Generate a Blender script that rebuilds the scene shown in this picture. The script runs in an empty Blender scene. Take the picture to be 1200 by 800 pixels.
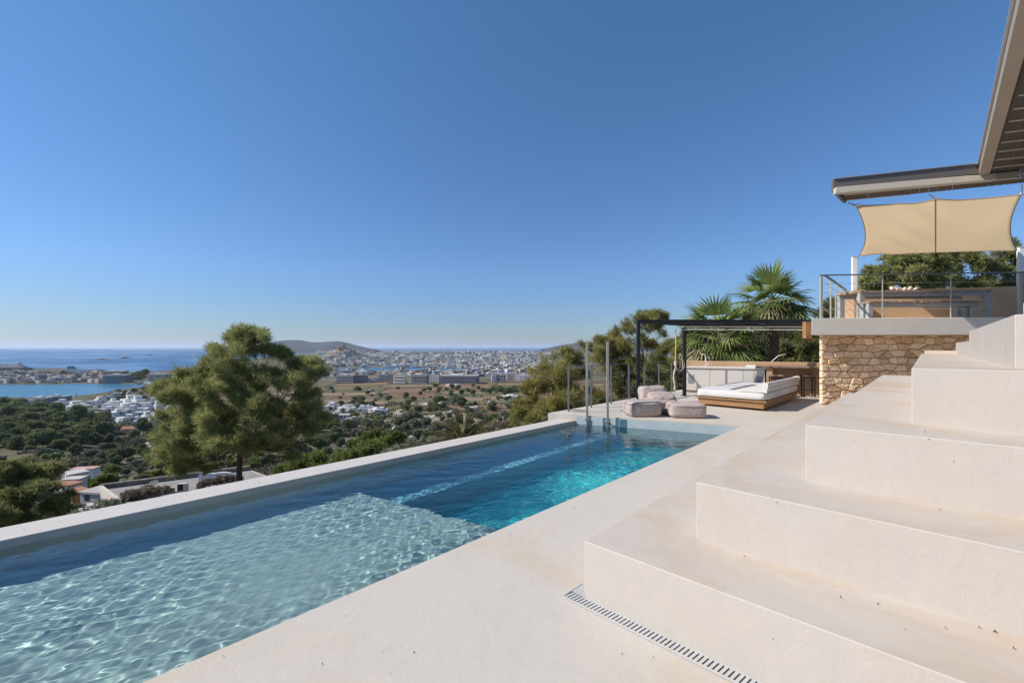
import bpy, math, random
import numpy as np
from mathutils import Vector, noise as mnoise

S = bpy.context.scene
COL = S.collection
PI = math.pi
R = math.radians

# ---------------------------------------------------------------- camera, sky, sun, exposure
TH = R(43.84)                    # heading of the camera, left of the pool's long axis (+Y)
FX, HY, EYE = 505.0, 406.5, 1.5  # focal length and eye level in pixels of a 1200 wide frame, eye height in metres
FWD = (-math.sin(TH), math.cos(TH))
RGT = (math.cos(TH), math.sin(TH))

cam = bpy.data.objects.new('camera', bpy.data.cameras.new('camera'))
COL.objects.link(cam)
S.camera = cam
cam.location = (0, 0, EYE)
cam.rotation_euler = (R(90), 0, TH)
cam.data.lens = FX / 1200 * 36
cam.data.shift_y = (HY - 400) / 1200
cam.data.clip_start = 0.05
cam.data.clip_end = 150000

SUN_EL = R(40)
_ax, _af = -0.996, -0.09           # to the sun, in camera plan axes: from the left
SUN_XY = (_ax * RGT[0] + _af * FWD[0], _ax * RGT[1] + _af * FWD[1])
world = bpy.data.worlds.new('World')
S.world = world
world.use_nodes = True
_nt = world.node_tree
_sky = _nt.nodes.new('ShaderNodeTexSky')
_sky.sky_type = 'NISHITA'
_sky.sun_disc = False
_sky.sun_elevation = SUN_EL
_sky.sun_rotation = math.atan2(SUN_XY[0], SUN_XY[1])
_sky.altitude = 100
_sky.air_density = 1.0
_sky.dust_density = 0.12
_sky.ozone_density = 3.0
_tint = _nt.nodes.new('ShaderNodeMix')          # clear dry air: a cleaner blue overhead, a dimmer horizon
_tint.data_type, _tint.blend_type = 'RGBA', 'MULTIPLY'
_tint.inputs[0].default_value = 1.0
_tc = _nt.nodes.new('ShaderNodeTexCoord')
_sep = _nt.nodes.new('ShaderNodeSeparateXYZ')
_rmp = _nt.nodes.new('ShaderNodeValToRGB')
_rmp.color_ramp.elements[0].position, _rmp.color_ramp.elements[0].color = 0.0, (0.44, 0.53, 0.72, 1)
_rmp.color_ramp.elements[1].position, _rmp.color_ramp.elements[1].color = 0.62, (0.62, 0.96, 1.14, 1)
_e = _rmp.color_ramp.elements.new(0.16); _e.color = (0.58, 0.76, 1.0, 1)
_nt.links.new(_tc.outputs['Generated'], _sep.inputs[0])
_nt.links.new(_sep.outputs[2], _rmp.inputs[0])
_nt.links.new(_sky.outputs[0], _tint.inputs[6])
_nt.links.new(_rmp.outputs[0], _tint.inputs[7])
_nt.links.new(_tint.outputs[2], _nt.nodes['Background'].inputs[0])
_nt.nodes['Background'].inputs[1].default_value = 0.108
_sl = bpy.data.lights.new('sun', 'SUN')
_sl.energy = 5.0
_sl.angle = R(0.5)
_sl.color = (1.0, 0.945, 0.875)
sun = bpy.data.objects.new('sun', _sl)
COL.objects.link(sun)
sun.rotation_euler = Vector((SUN_XY[0] * math.cos(SUN_EL), SUN_XY[1] * math.cos(SUN_EL), math.sin(SUN_EL))).to_track_quat('Z', 'Y').to_euler()
sun.location = (-20, -20, 30)
_sl.cycles.is_caustics_light = True
S.view_settings.view_transform = 'Standard'
S.view_settings.look = 'None'
S.view_settings.exposure = 0.20
S.view_settings.gamma = 1.0
S.cycles.use_denoising = True
S.cycles.caustics_refractive = True
S.cycles.max_bounces = 10
S.cycles.transparent_max_bounces = 12
S.cycles.volume_bounces = 1

# ---------------------------------------------------------------- helpers
def wp(X, F, z=0.0):
    """camera plan axes (metres right, metres forward) to world"""
    return Vector((X * RGT[0] + F * FWD[0], X * RGT[1] + F * FWD[1], z))

def at(px, py, z):
    t = (EYE - z) / (py - HY)
    return wp((px - 600) * t, FX * t, z)

def atF(px, py, F):
    return wp((px - 600) * F / FX, F, EYE - (py - HY) * F / FX)

def lerp(a, b, t):
    return a + (b - a) * t

def tag(o, label=None, cat=None, group=None, kind=None):
    if label: o['label'] = label
    if cat: o['category'] = cat
    if group: o['group'] = group
    if kind: o['kind'] = kind
    return o

def thing(name, label, cat, loc=(0, 0, 0), group=None, rz=0.0):
    o = bpy.data.objects.new(name, None)
    COL.objects.link(o)
    o.location = loc
    o.rotation_euler = (0, 0, rz)
    o.empty_display_size = 0.2
    return tag(o, label, cat, group)

def root_of(o):
    while o.parent: o = o.parent
    return o

def link(o, parent=None):
    COL.objects.link(o)
    if parent is not None: o.parent = parent
    return o

def copy_tree(o, parent=None):
    c = o.copy()
    link(c, parent)
    for ch in list(o.children):
        copy_tree(ch, c)
    return c

class MB:
    """collects shapes in world coordinates (or in those of a frame) for ONE mesh"""
    def __init__(self, frame=None):
        self.v, self.f, self.t, self.fr = [], [], [], frame
        self.tint = 0.5
    def add(self, vs, fs):
        b = len(self.v)
        for p in vs:
            self.v.append(tuple(self.fr(*p)) if self.fr else tuple(p))
            self.t.append(self.tint)
        self.f += [tuple(i + b for i in f) for f in fs]
        return self
    def box(self, x0, x1, y0, y1, z0, z1):
        return self.hexa([(x0, y0, z0), (x1, y0, z0), (x1, y1, z0), (x0, y1, z0), (x0, y0, z1), (x1, y0, z1), (x1, y1, z1), (x0, y1, z1)])
    def hexa(self, v):
        return self.add(v, [(3, 2, 1, 0), (4, 5, 6, 7), (0, 1, 5, 4), (1, 2, 6, 5), (2, 3, 7, 6), (3, 0, 4, 7)])
    def prism(self, pts, z0, z1):
        n = len(pts)
        a = sum(pts[i][0] * pts[(i + 1) % n][1] - pts[(i + 1) % n][0] * pts[i][1] for i in range(n))
        if a < 0: pts = pts[::-1]
        return self.add([(p[0], p[1], z0) for p in pts] + [(p[0], p[1], z1) for p in pts],
                        [tuple(range(n - 1, -1, -1)), tuple(range(n, 2 * n))] + [(i, (i + 1) % n, n + (i + 1) % n, n + i) for i in range(n)])
    def bar(self, a, b, w, h=None, up=(0, 0, 1)):
        """square bar from a to b"""
        a, b = Vector(a), Vector(b)
        h = h or w
        d = (b - a).normalized()
        u = Vector(up)
        if abs(d.dot(u)) > 0.98: u = Vector((RGT[0], RGT[1], 0))
        s = d.cross(u).normalized() * (w / 2)
        u = s.cross(d).normalized() * (h / 2)
        v = []
        for p in (a, b):
            v += [p - s - u, p + s - u, p + s + u, p - s + u]
        return self.add(v, [(3, 2, 1, 0), (4, 5, 6, 7), (0, 1, 5, 4), (1, 2, 6, 5), (2, 3, 7, 6), (3, 0, 4, 7)])
    def tube(self, pts, rad, n=8, cap=True):
        pts = [Vector(p) for p in pts]
        rad = rad if hasattr(rad, '__len__') else [rad] * len(pts)
        vs, fs, prev = [], [], None
        for i, p in enumerate(pts):
            d = (pts[min(i + 1, len(pts) - 1)] - pts[max(i - 1, 0)])
            if d.length < 1e-9: d = Vector((0, 0, 1))
            d.normalize()
            u = prev - d * prev.dot(d) if prev is not None else (Vector((1, 0, 0)) if abs(d.z) > 0.8 else Vector((0, 0, 1))).cross(d)
            if u.length < 1e-6: u = Vector((0, 1, 0)).cross(d)
            u.normalize()
            prev = u
            w = d.cross(u)
            for k in range(n):
                a = 2 * PI * k / n
                vs.append(p + (u * math.cos(a) + w * math.sin(a)) * rad[i])
            if i:
                b = (i - 1) * n
                fs += [(b + k, b + (k + 1) % n, b + n + (k + 1) % n, b + n + k) for k in range(n)]
        if cap:
            fs += [tuple(range(n - 1, -1, -1)), tuple(range(len(vs) - n, len(vs)))]
        return self.add(vs, fs)
    def build(self, name, mat, parent=None, smooth=False, bevel=0.0, seg=2, caustic=False, tint=False, base=None):
        b = Vector((0, 0, 0)) if parent is None else Vector(root_of(parent).location)
        if base is not None: b = Vector(base)
        me = bpy.data.meshes.new(name)
        me.from_pydata([(p[0] - b.x, p[1] - b.y, p[2] - b.z) for p in self.v], [], self.f)
        me.materials.append(mat)
        if smooth:
            me.polygons.foreach_set('use_smooth', [True] * len(me.polygons))
        if tint:
            at_ = me.attributes.new('tint', 'FLOAT', 'POINT')
            at_.data.foreach_set('value', self.t)
        o = bpy.data.objects.new(name, me)
        if base is not None: o.location = base
        link(o, parent)
        if bevel:
            m = o.modifiers.new('bevel', 'BEVEL')
            m.width, m.segments, m.limit_method = bevel, seg, 'ANGLE'
            me.polygons.foreach_set('use_smooth', [True] * len(me.polygons))
            m.harden_normals = True
        if caustic: o.cycles.is_caustics_receiver = True
        return o

def frame(o, ang):
    """local axes a (along ang), b (left of it), z up, from origin o"""
    ca, sa = math.cos(ang), math.sin(ang)
    return lambda a, b, c=0.0: (o[0] + a * ca - b * sa, o[1] + a * sa + b * ca, o[2] + c)

def np_mesh(name, verts, faces, mat, tint=None, smooth=False, colors=None):
    """verts (N,3), faces (M,k) arrays"""
    me = bpy.data.meshes.new(name)
    verts = np.asarray(verts, np.float32)
    faces = np.asarray(faces, np.int32)
    M, k = faces.shape
    me.vertices.add(len(verts))
    me.vertices.foreach_set('co', verts.ravel())
    me.loops.add(M * k)
    me.loops.foreach_set('vertex_index', faces.ravel())
    me.polygons.add(M)
    me.polygons.foreach_set('loop_start', np.arange(0, M * k, k, dtype=np.int32))
    if smooth: me.polygons.foreach_set('use_smooth', np.ones(M, bool))
    me.update(calc_edges=True)
    if tint is not None:
        a = me.attributes.new('tint', 'FLOAT', 'POINT')
        a.data.foreach_set('value', np.asarray(tint, np.float32))
    if colors is not None:
        a = me.attributes.new('ground_color', 'FLOAT_COLOR', 'POINT')
        a.data.foreach_set('color', np.asarray(colors, np.float32).ravel())
    if mat is not None: me.materials.append(mat)
    return me

# ---------------------------------------------------------------- materials
def nodes_of(m):
    m.use_nodes = True
    return m.node_tree.nodes, m.node_tree.links

def mat(name, col, rough=0.6, metal=0.0, var=0.0, scale=6.0, bump=0.0, bscale=40.0, col2=None, detail=5.0, spec=None, coord='Object', stretch=None):
    """principled material with a soft noise variation of its colour and a fine bump"""
    m = bpy.data.materials.new(name)
    n, l = nodes_of(m)
    p = n['Principled BSDF']
    p.inputs['Base Color'].default_value = (*col, 1)
    p.inputs['Roughness'].default_value = rough
    p.inputs['Metallic'].default_value = metal
    if spec is not None: p.inputs['Specular IOR Level'].default_value = spec
    tc = n.new('ShaderNodeTexCoord')
    src = tc.outputs[coord]
    if stretch:
        mp = n.new('ShaderNodeMapping')
        mp.inputs['Scale'].default_value = stretch
        l.new(src, mp.inputs[0]); src = mp.outputs[0]
    if var or col2:
        t = n.new('ShaderNodeTexNoise')
        t.inputs['Scale'].default_value = scale
        t.inputs['Detail'].default_value = detail
        t.inputs['Roughness'].default_value = 0.6
        l.new(src, t.inputs['Vector'])
        rp = n.new('ShaderNodeMapRange')
        rp.inputs[1].default_value, rp.inputs[2].default_value = 0.32, 0.68
        l.new(t.outputs[0], rp.inputs[0])
        mx = n.new('ShaderNodeMix'); mx.data_type = 'RGBA'
        c2 = col2 or tuple(c * (1 - var) for c in col)
        mx.inputs[6].default_value = (*col, 1)
        mx.inputs[7].default_value = (*c2, 1)
        l.new(rp.outputs[0], mx.inputs[0])
        l.new(mx.outputs[2], p.inputs['Base Color'])
    if bump:
        t2 = n.new('ShaderNodeTexNoise')
        t2.inputs['Scale'].default_value = bscale
        t2.inputs['Detail'].default_value = 4
        l.new(src, t2.inputs['Vector'])
        b = n.new('ShaderNodeBump')
        b.inputs['Strength'].default_value = bump
        b.inputs['Distance'].default_value = 0.02
        l.new(t2.outputs[0], b.inputs['Height'])
        l.new(b.outputs[0], p.inputs['Normal'])
    return m

def microcement(name, base, stain, grey, streak=(1, 1, 1), stain_amt=0.5, seed=0.0):
    """hand trowelled cement: broad warm stains, grey clouds, long fine trowel marks"""
    m = bpy.data.materials.new(name)
    n, l = nodes_of(m)
    p = n['Principled BSDF']
    p.inputs['Roughness'].default_value = 0.62
    p.inputs['Specular IOR Level'].default_value = 0.3
    tc = n.new('ShaderNodeTexCoord')
    mp = n.new('ShaderNodeMapping'); mp.inputs['Location'].default_value = (seed, seed * 2, seed)
    l.new(tc.outputs['Object'], mp.inputs[0])
    def nz(scale, det, rough, lo, hi, vec, dist=0.0):
        t = n.new('ShaderNodeTexNoise')
        t.inputs['Scale'].default_value = scale; t.inputs['Detail'].default_value = det; t.inputs['Roughness'].default_value = rough
        t.inputs['Distortion'].default_value = dist
        l.new(vec, t.inputs['Vector'])
        r = n.new('ShaderNodeMapRange')
        r.inputs[1].default_value, r.inputs[2].default_value = lo, hi
        l.new(t.outputs[0], r.inputs[0])
        return r.outputs[0]
    sm = n.new('ShaderNodeMapping'); sm.inputs['Scale'].default_value = streak
    l.new(mp.outputs[0], sm.inputs[0])
    big = nz(0.75, 7, 0.66, 0.45, 0.62, mp.outputs[0], 0.8)
    mid = nz(2.3, 8, 0.7, 0.4, 0.75, sm.outputs[0], 1.2)
    fine = nz(9.0, 8, 0.75, 0.3, 0.7, sm.outputs[0], 0.6)
    def mix(a, b, fac, k):
        mu = n.new('ShaderNodeMath'); mu.operation = 'MULTIPLY'; mu.inputs[1].default_value = k
        l.new(fac, mu.inputs[0])
        mx = n.new('ShaderNodeMix'); mx.data_type = 'RGBA'
        if isinstance(a, tuple): mx.inputs[6].default_value = (*a, 1)
        else: l.new(a, mx.inputs[6])
        mx.inputs[7].default_value = (*b, 1)
        l.new(mu.outputs[0], mx.inputs[0])
        return mx.outputs[2]
    c = mix(base, grey, mid, 0.7)
    c = mix(c, stain, big, stain_amt)
    c = mix(c, tuple(x * 0.86 for x in grey), fine, 0.3)
    l.new(c, p.inputs['Base Color'])
    b = n.new('ShaderNodeBump'); b.inputs['Strength'].default_value = 0.25; b.inputs['Distance'].default_value = 0.006
    l.new(fine, b.inputs['Height'])
    l.new(b.outputs[0], p.inputs['Normal'])
    return m

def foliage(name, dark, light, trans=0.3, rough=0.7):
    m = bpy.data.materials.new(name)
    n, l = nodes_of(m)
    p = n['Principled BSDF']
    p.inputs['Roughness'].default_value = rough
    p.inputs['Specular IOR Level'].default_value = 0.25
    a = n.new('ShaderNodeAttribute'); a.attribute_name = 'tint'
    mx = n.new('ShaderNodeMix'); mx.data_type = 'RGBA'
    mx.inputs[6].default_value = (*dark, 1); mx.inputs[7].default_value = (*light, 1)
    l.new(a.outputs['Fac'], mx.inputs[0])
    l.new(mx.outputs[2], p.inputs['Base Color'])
    tr = n.new('ShaderNodeBsdfTranslucent')
    l.new(mx.outputs[2], tr.inputs['Color'])
    ms = n.new('ShaderNodeMixShader'); ms.inputs[0].default_value = trans
    out = n['Material Output']
    l.new(p.outputs[0], ms.inputs[1]); l.new(tr.outputs[0], ms.inputs[2]); l.new(ms.outputs[0], out.inputs[0])
    return m

def facade(name, wallc, winc=(0.05, 0.06, 0.08), sx=3.4, sz=3.1, wx=0.5, wz=0.5):
    """painted wall with rows of dark window openings, for houses a kilometre and more away"""
    m = bpy.data.materials.new(name)
    n, l = nodes_of(m)
    p = n['Principled BSDF']
    p.inputs['Roughness'].default_value = 0.8
    tc = n.new('ShaderNodeTexCoord')
    sp = n.new('ShaderNodeSeparateXYZ'); l.new(tc.outputs['Object'], sp.inputs[0])
    ge = n.new('ShaderNodeNewGeometry')
    sn = n.new('ShaderNodeSeparateXYZ'); l.new(tc.outputs['Normal'], sn.inputs[0])
    def math_(op, a, b=None, c=None):
        q = n.new('ShaderNodeMath'); q.operation = op
        for i, s in enumerate((a, b, c)):
            if s is None: continue
            if isinstance(s, (int, float)): q.inputs[i].default_value = s
            else: l.new(s, q.inputs[i])
        return q.outputs[0]
    ax = math_('ABSOLUTE', sn.outputs[0]); ay = math_('ABSOLUTE', sn.outputs[1]); az = math_('ABSOLUTE', sn.outputs[2])
    use_y = math_('GREATER_THAN', ax, 0.5)
    h = math_('ADD', math_('MULTIPLY', sp.outputs[1], use_y), math_('MULTIPLY', sp.outputs[0], math_('SUBTRACT', 1.0, use_y)))
    fx = math_('FRACT', math_('DIVIDE', math_('ADD', h, 500.3), sx))
    fz = math_('FRACT', math_('DIVIDE', math_('ADD', sp.outputs[2], 0.2), sz))
    inx = math_('LESS_THAN', math_('ABSOLUTE', math_('SUBTRACT', fx, 0.5)), wx / 2)
    inz = math_('LESS_THAN', math_('ABSOLUTE', math_('SUBTRACT', fz, 0.5)), wz / 2)
    side = math_('LESS_THAN', az, 0.5)
    win = math_('MULTIPLY', math_('MULTIPLY', inx, inz), side)
    oi = n.new('ShaderNodeObjectInfo')
    v = math_('MULTIPLY_ADD', oi.outputs['Random'], 0.3, 0.8)
    hs = n.new('ShaderNodeHueSaturation'); hs.inputs['Color'].default_value = (*wallc, 1)
    l.new(v, hs.inputs['Value'])
    mx = n.new('ShaderNodeMix'); mx.data_type = 'RGBA'
    l.new(win, mx.inputs[0]); l.new(hs.outputs[0], mx.inputs[6]); mx.inputs[7].default_value = (*winc, 1)
    l.new(mx.outputs[2], p.inputs['Base Color'])
    return m

M_deck = microcement('deck_cement', (0.565, 0.505, 0.43), (0.53, 0.42, 0.30), (0.505, 0.46, 0.405), (1, 1, 1), 0.55, 3.0)
M_step = microcement('step_cement', (0.55, 0.485, 0.41), (0.50, 0.365, 0.245), (0.48, 0.43, 0.38), (0.8, 1.6, 0.7), 0.7, 11.0)
M_riser = microcement('riser_cement', (0.535, 0.475, 0.41), (0.50, 0.425, 0.35), (0.49, 0.44, 0.39), (1.2, 1.2, 0.8), 0.5, 31.0)
M_slab = microcement('pale_slab_cement', (0.82, 0.745, 0.645), (0.72, 0.62, 0.51), (0.74, 0.67, 0.59), (1, 1, 1), 0.4, 17.0)
M_form = microcement('shuttered_cement', (0.54, 0.48, 0.42), (0.50, 0.42, 0.34), (0.44, 0.405, 0.37), (3.0, 3.0, 0.25), 0.4, 7.0)
M_coping = microcement('coping_cement', (0.57, 0.52, 0.465), (0.52, 0.43, 0.35), (0.49, 0.45, 0.415), (1, 1, 1), 0.3, 23.0)
M_pool_light = mat('pale_pool_plaster', (0.35, 0.43, 0.395), 0.7, var=0.14, scale=3.0, bump=0.1, bscale=60)
M_pool_deep = mat('depth_tinted_pool_plaster', (0.07, 0.66, 0.64), 0.7, var=0.12, scale=2.0)  # blue green of the deep water is put into the plaster colour
M_ochre = mat('ochre_render', (0.52, 0.335, 0.19), 0.85, var=0.18, scale=1.6, bump=0.2, bscale=50)
M_white = mat('white_lacquer', (0.62, 0.57, 0.51), 0.5, var=0.04)
M_white_paint = mat('white_paint', (0.75, 0.73, 0.70), 0.5, var=0.05)
M_black = mat('black_steel', (0.018, 0.019, 0.022), 0.45, metal=0.3)
M_steel = mat('brushed_steel', (0.52, 0.47, 0.40), 0.40, metal=0.45, var=0.1, scale=30)
M_galv = mat('galvanised_steel', (0.41, 0.395, 0.37), 0.6, metal=0.1, var=0.15, scale=8)
M_rail = mat('rail_steel', (0.16, 0.16, 0.16), 0.4, metal=0.7)
M_wood = mat('honey_wood', (0.36, 0.19, 0.075), 0.6, col2=(0.24, 0.12, 0.05), scale=5, stretch=(1, 8, 8), bump=0.15)
M_plank = mat('rough_plank', (0.40, 0.28, 0.19), 0.8, col2=(0.20, 0.12, 0.08), scale=14, bump=0.6, bscale=30)
M_linen = mat('white_linen', (0.62, 0.59, 0.56), 0.9, var=0.10, scale=4, bump=0.35, bscale=14)
M_gap_shade = mat('gap_shade', (0.10, 0.105, 0.11), 0.9)  # dark tone for the shaded gap in the daybed mattress
M_blush = mat('blush_canvas', (0.43, 0.345, 0.315), 0.85, var=0.12, scale=5, bump=0.4, bscale=18)
M_blush_band = mat('tan_canvas', (0.30, 0.215, 0.17), 0.85, var=0.12, scale=5, bump=0.3, bscale=18)
M_dark_wood = mat('dark_roof_board', (0.085, 0.060, 0.045), 0.7, col2=(0.06, 0.043, 0.033), scale=4, stretch=(6, 1, 1))
M_fascia = mat('brown_aluminium', (0.125, 0.105, 0.095), 0.5, metal=0.1, var=0.08)
M_beige = mat('beige_aluminium', (0.38, 0.31, 0.235), 0.55, var=0.08, scale=2)
M_cream = mat('cream_beam', (0.55, 0.47, 0.37), 0.6, var=0.08)
M_silver = mat('silver_trim', (0.55, 0.55, 0.58), 0.35, metal=0.8)
M_yellow = mat('yellow_strap', (0.62, 0.42, 0.05), 0.8)
M_cotton = mat('cream_cotton', (0.60, 0.50, 0.42), 0.9, var=0.2, scale=30)
M_grey_plate = mat('grey_vent_plate', (0.28, 0.29, 0.29), 0.5, metal=0.2)
M_dark = mat('dark_gap', (0.03, 0.028, 0.025), 0.9)
M_bark = mat('pine_bark', (0.13, 0.075, 0.045), 0.95, col2=(0.06, 0.035, 0.025), scale=9, bump=0.8, bscale=12)
M_grey_bark = mat('grey_branch_bark', (0.16, 0.125, 0.10), 0.95, col2=(0.08, 0.06, 0.05), scale=9, bump=0.5, bscale=12)
M_palm_bark = mat('palm_bark', (0.10, 0.06, 0.04), 0.95, col2=(0.19, 0.12, 0.08), scale=12, bump=0.8, bscale=16)
M_pine = foliage('pine_needles', (0.085, 0.108, 0.042), (0.42, 0.41, 0.15), 0.4)
M_pine_yellow = foliage('yellow_green_pine_needles', (0.11, 0.112, 0.038), (0.45, 0.40, 0.13), 0.4)  # yellow green needles of the pines by the deck railing
M_far_pine = foliage('woodland_needles', (0.065, 0.098, 0.044), (0.265, 0.285, 0.115), 0.25)
M_olive = foliage('grey_green_leaves', (0.105, 0.128, 0.076), (0.33, 0.335, 0.215), 0.25)
M_bush = foliage('fresh_leaves', (0.085, 0.122, 0.03), (0.30, 0.335, 0.09), 0.35)
M_dry = foliage('dry_leaves', (0.144, 0.108, 0.072), (0.396, 0.324, 0.228), 0.25)
M_palm = foliage('palm_leaf', (0.060, 0.095, 0.025), (0.27, 0.33, 0.095), 0.3, 0.5)
M_palm_dry = foliage('dry_palm_leaf', (0.168, 0.144, 0.072), (0.504, 0.444, 0.264), 0.3, 0.6)
M_date = foliage('date_palm_leaf', (0.058, 0.072, 0.029), (0.247, 0.215, 0.098), 0.25, 0.5)

# ---------------------------------------------------------------- pool, deck and stepped terrace
PX0, PX1, COP = -5.59, -2.53, -6.0       # pool sides and outer edge of the coping
PY0 = -0.90                              # near end
WATER = -0.197
def yfar(x): return 8.94 + (x + 2.53) * 0.354
def yplat(x): return 3.36 + (x + 2.53) * 0.28

deck = MB().prism([(PX1, -6), (9, -6), (9, 20), (-6.2, 19), (-6.2, yfar(-6.2)), (PX1, yfar(PX1))], -3.0, 0.0)
tag(deck.build('pool_deck', M_deck), kind='structure')

pool = thing('swimming_pool', 'long sunken pool with pale shallow shelf and raised coping above the valley', 'swimming pool', (-4, 3, -2))
m = MB().prism([(COP, -6), (PX0, -6), (PX0, yfar(PX0) - 0.004), (COP, yfar(COP) - 0.004)], -3.2, -0.12)
m.build('coping', M_coping, pool, bevel=0.012, caustic=True)
MB().box(PX0 + 0.001, PX1 - 0.001, -6, PY0, -3.2, -0.12).build('near_wall', M_coping, pool, bevel=0.012, caustic=True)
MB().prism([(PX0 - 0.1, PY0 - .1), (PX1 + .1, PY0 - .1), (PX1 + .1, yplat(PX1)), (PX0 - .1, yplat(PX0))], -3.1, -0.72).build('shallow_shelf', M_pool_light, pool, caustic=True)
xb = -4.80
M_pool_mid = mat('depth_tinted_ledge_plaster', (0.20, 0.46, 0.52), 0.7, var=0.12, scale=2.0)  # depth tint of the water painted into the ledge plaster
MB().prism([(PX0 - 0.1, yplat(PX0) - .05), (xb, yplat(xb) - .05), (xb, yfar(xb) + .1), (PX0 - .1, yfar(PX0) + .1)], -3.1, -1.0).build('bench_ledge', M_pool_mid, pool, caustic=True)
MB().prism([(xb - .1, yplat(xb) - .2), (PX1 + .1, yplat(PX1) - .2), (PX1 + .1, yfar(PX1) + .1), (xb - .1, yfar(xb) + .1)], -3.1, -1.62).build('deep_floor', M_pool_deep, pool, caustic=True)
MB().prism([(PX1 - 0.004, PY0), (PX1 + 0.1, PY0), (PX1 + 0.1, yfar(PX1)), (PX1 - 0.004, yfar(PX1 - .004))], -2.9, -0.03).build('side_wall', M_pool_light, pool, caustic=True)
M_tile = mat('pale_blue_tile', (0.47, 0.52, 0.53), 0.35, var=0.12, scale=5)
fr = frame((PX0, yfar(PX0), 0), math.atan(0.354))
L_end = (PX1 - PX0) / math.cos(math.atan(0.354))
MB(fr).box(0.0, L_end - .005, -0.006, 0.1, -2.9, -0.02).build('end_wall', M_tile, pool, caustic=True)
M_recess = mat('dark_blue_tile', (0.10, 0.17, 0.22), 0.3, var=0.2, scale=10)
for px in (712.0, 737.0):
    p = at(px, 488, 0.0)
    a = (p.x - PX0) / math.cos(math.atan(0.354))
    MB(fr).box(a - 0.075, a + 0.075, -0.012, 0.05, -0.75, -0.025).build('foothold', M_recess, pool)

def make_water():
    nx, ny = 320, 960
    s = np.linspace(0, 1, nx)[:, None]; t = np.linspace(0, 1, ny)[None, :]
    X = PX0 - 0.03 + (PX1 - PX0 + 0.06) * s + 0 * t
    Y = PY0 - 0.03 + (yfar(X) + 0.02 - PY0 + 0.03) * t
    rng = np.random.default_rng(4)
    Z = np.zeros_like(X)
    sw = 0.62 + 0.34 * np.sin(X * 1.3 + 0.7 * Y + 0.6) * np.sin(Y * 0.9 - 0.8 * X) + 0.30 * np.sin(2.1 * X - 1.4 * Y + 2.0) * np.sin(1.7 * X + 1.9 * Y)
    sw = np.clip(sw, .16, 1.25)
    for i in range(95):
        L = math.exp(rng.uniform(math.log(0.055), math.log(0.42)))
        th = rng.normal(R(-28), 0.75)
        k = 2 * PI / L
        Z += 0.00088 * L ** .55 * rng.uniform(0.3, 1) * np.sin(k * (X * math.cos(th) + Y * math.sin(th)) + 0.9 * np.sin(1.7 * Y + 1.1 * X + i) + rng.uniform(0, 6.28)) * sw
    V = np.stack([X, Y, Z + WATER], -1).reshape(-1, 3)
    idx = np.arange(nx * ny).reshape(nx, ny)
    F = np.stack([idx[:-1, :-1], idx[1:, :-1], idx[1:, 1:], idx[:-1, 1:]], -1).reshape(-1, 4)
    m = bpy.data.materials.new('pool_water')
    n, l = nodes_of(m); n.clear()
    out = n.new('ShaderNodeOutputMaterial'); g = n.new('ShaderNodeBsdfGlass')
    g.inputs['Roughness'].default_value = 0; g.inputs['IOR'].default_value = 1.33
    g.inputs['Color'].default_value = (0.90, 0.98, 1.0, 1)
    l.new(g.outputs[0], out.inputs[0])
    o = link(bpy.data.objects.new('pool_water', np_mesh('pool_water', V, F, m, smooth=True)))
    o.cycles.is_caustics_caster = True
    tag(o, kind='structure')
make_water()

# broad steps climbing to the right of the walkway
SH = 0.341
steps = thing('terraced_steps', 'broad pale cement steps climbing beside the pool to the upper terrace', 'steps', (-1.475, 2.16, 0))
for k in range(6):
    cx, cy = -1.475 + 0.47 * k, 2.16 + 0.5 * k
    yend = (9.7, 9.72, 9.74, 11.7, 8.15, 8.3)[k]
    MB().box(cx, 9.0 - 0.01 * k, cy, yend, -0.02, SH * (k + 1) + (0.004 if k == 3 else 0)).build('step', M_form if k >= 4 else M_riser, steps, bevel=0.006)
    _so = bpy.data.objects[-1] if False else steps.children[-1]
    if k < 4:      # treads take a warmer, more heavily stained cement than the risers
        _so.data.materials.append(M_step)
        for _p in _so.data.polygons:
            if _p.normal.z > .5: _p.material_index = 1
MB().box(0.41, 8.9, 8.0, 11.75, 1.2, 1.58).build('low_kerb', M_form, steps, bevel=0.01)
MB().box(-0.02, 8.9, 11.4, 11.95, 0, 1.43).build('back_step', M_step, steps, bevel=0.01)

drain = thing('drain_channel', 'narrow white slotted drain grate at foot of the lowest step', 'drain', (-1.575, 2.08, 0))
MB().box(-1.572, 3.0, 2.079, 2.157, 0.0015, 0.003).box(-1.572, -1.479, 2.1575, 2.27, 0.0015, 0.003).build('gutter_shade', mat('drain_shadow', (0.16, 0.155, 0.15), 0.9), drain)  # flat grey sheet stands in for the shaded channel under the slots
g = MB().box(-1.575, 3.0, 2.072, 2.082, 0.003, 0.010).box(-1.482, 3.0, 2.148, 2.158, 0.003, 0.010)
g.box(-1.575, -1.565, 2.082, 2.275, 0.003, 0.010)
x = -1.56
while x < 2.9:
    g.hexa([(x, 2.082, .003), (x + .014, 2.082, .003), (x + .024, 2.148, .003), (x + .010, 2.148, .003), (x, 2.082, .009), (x + .014, 2.082, .009), (x + .024, 2.148, .009), (x + .010, 2.148, .009)])
    x += 0.023
y = 2.162
while y < 2.27:
    g.box(-1.565, -1.479, y, y + 0.009, .003, .009)
    y += 0.018
M_grate = mat('white_enamel', (0.50, 0.49, 0.47), 0.4, var=0.1, scale=20)
g.build('grating', M_grate, drain)

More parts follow.
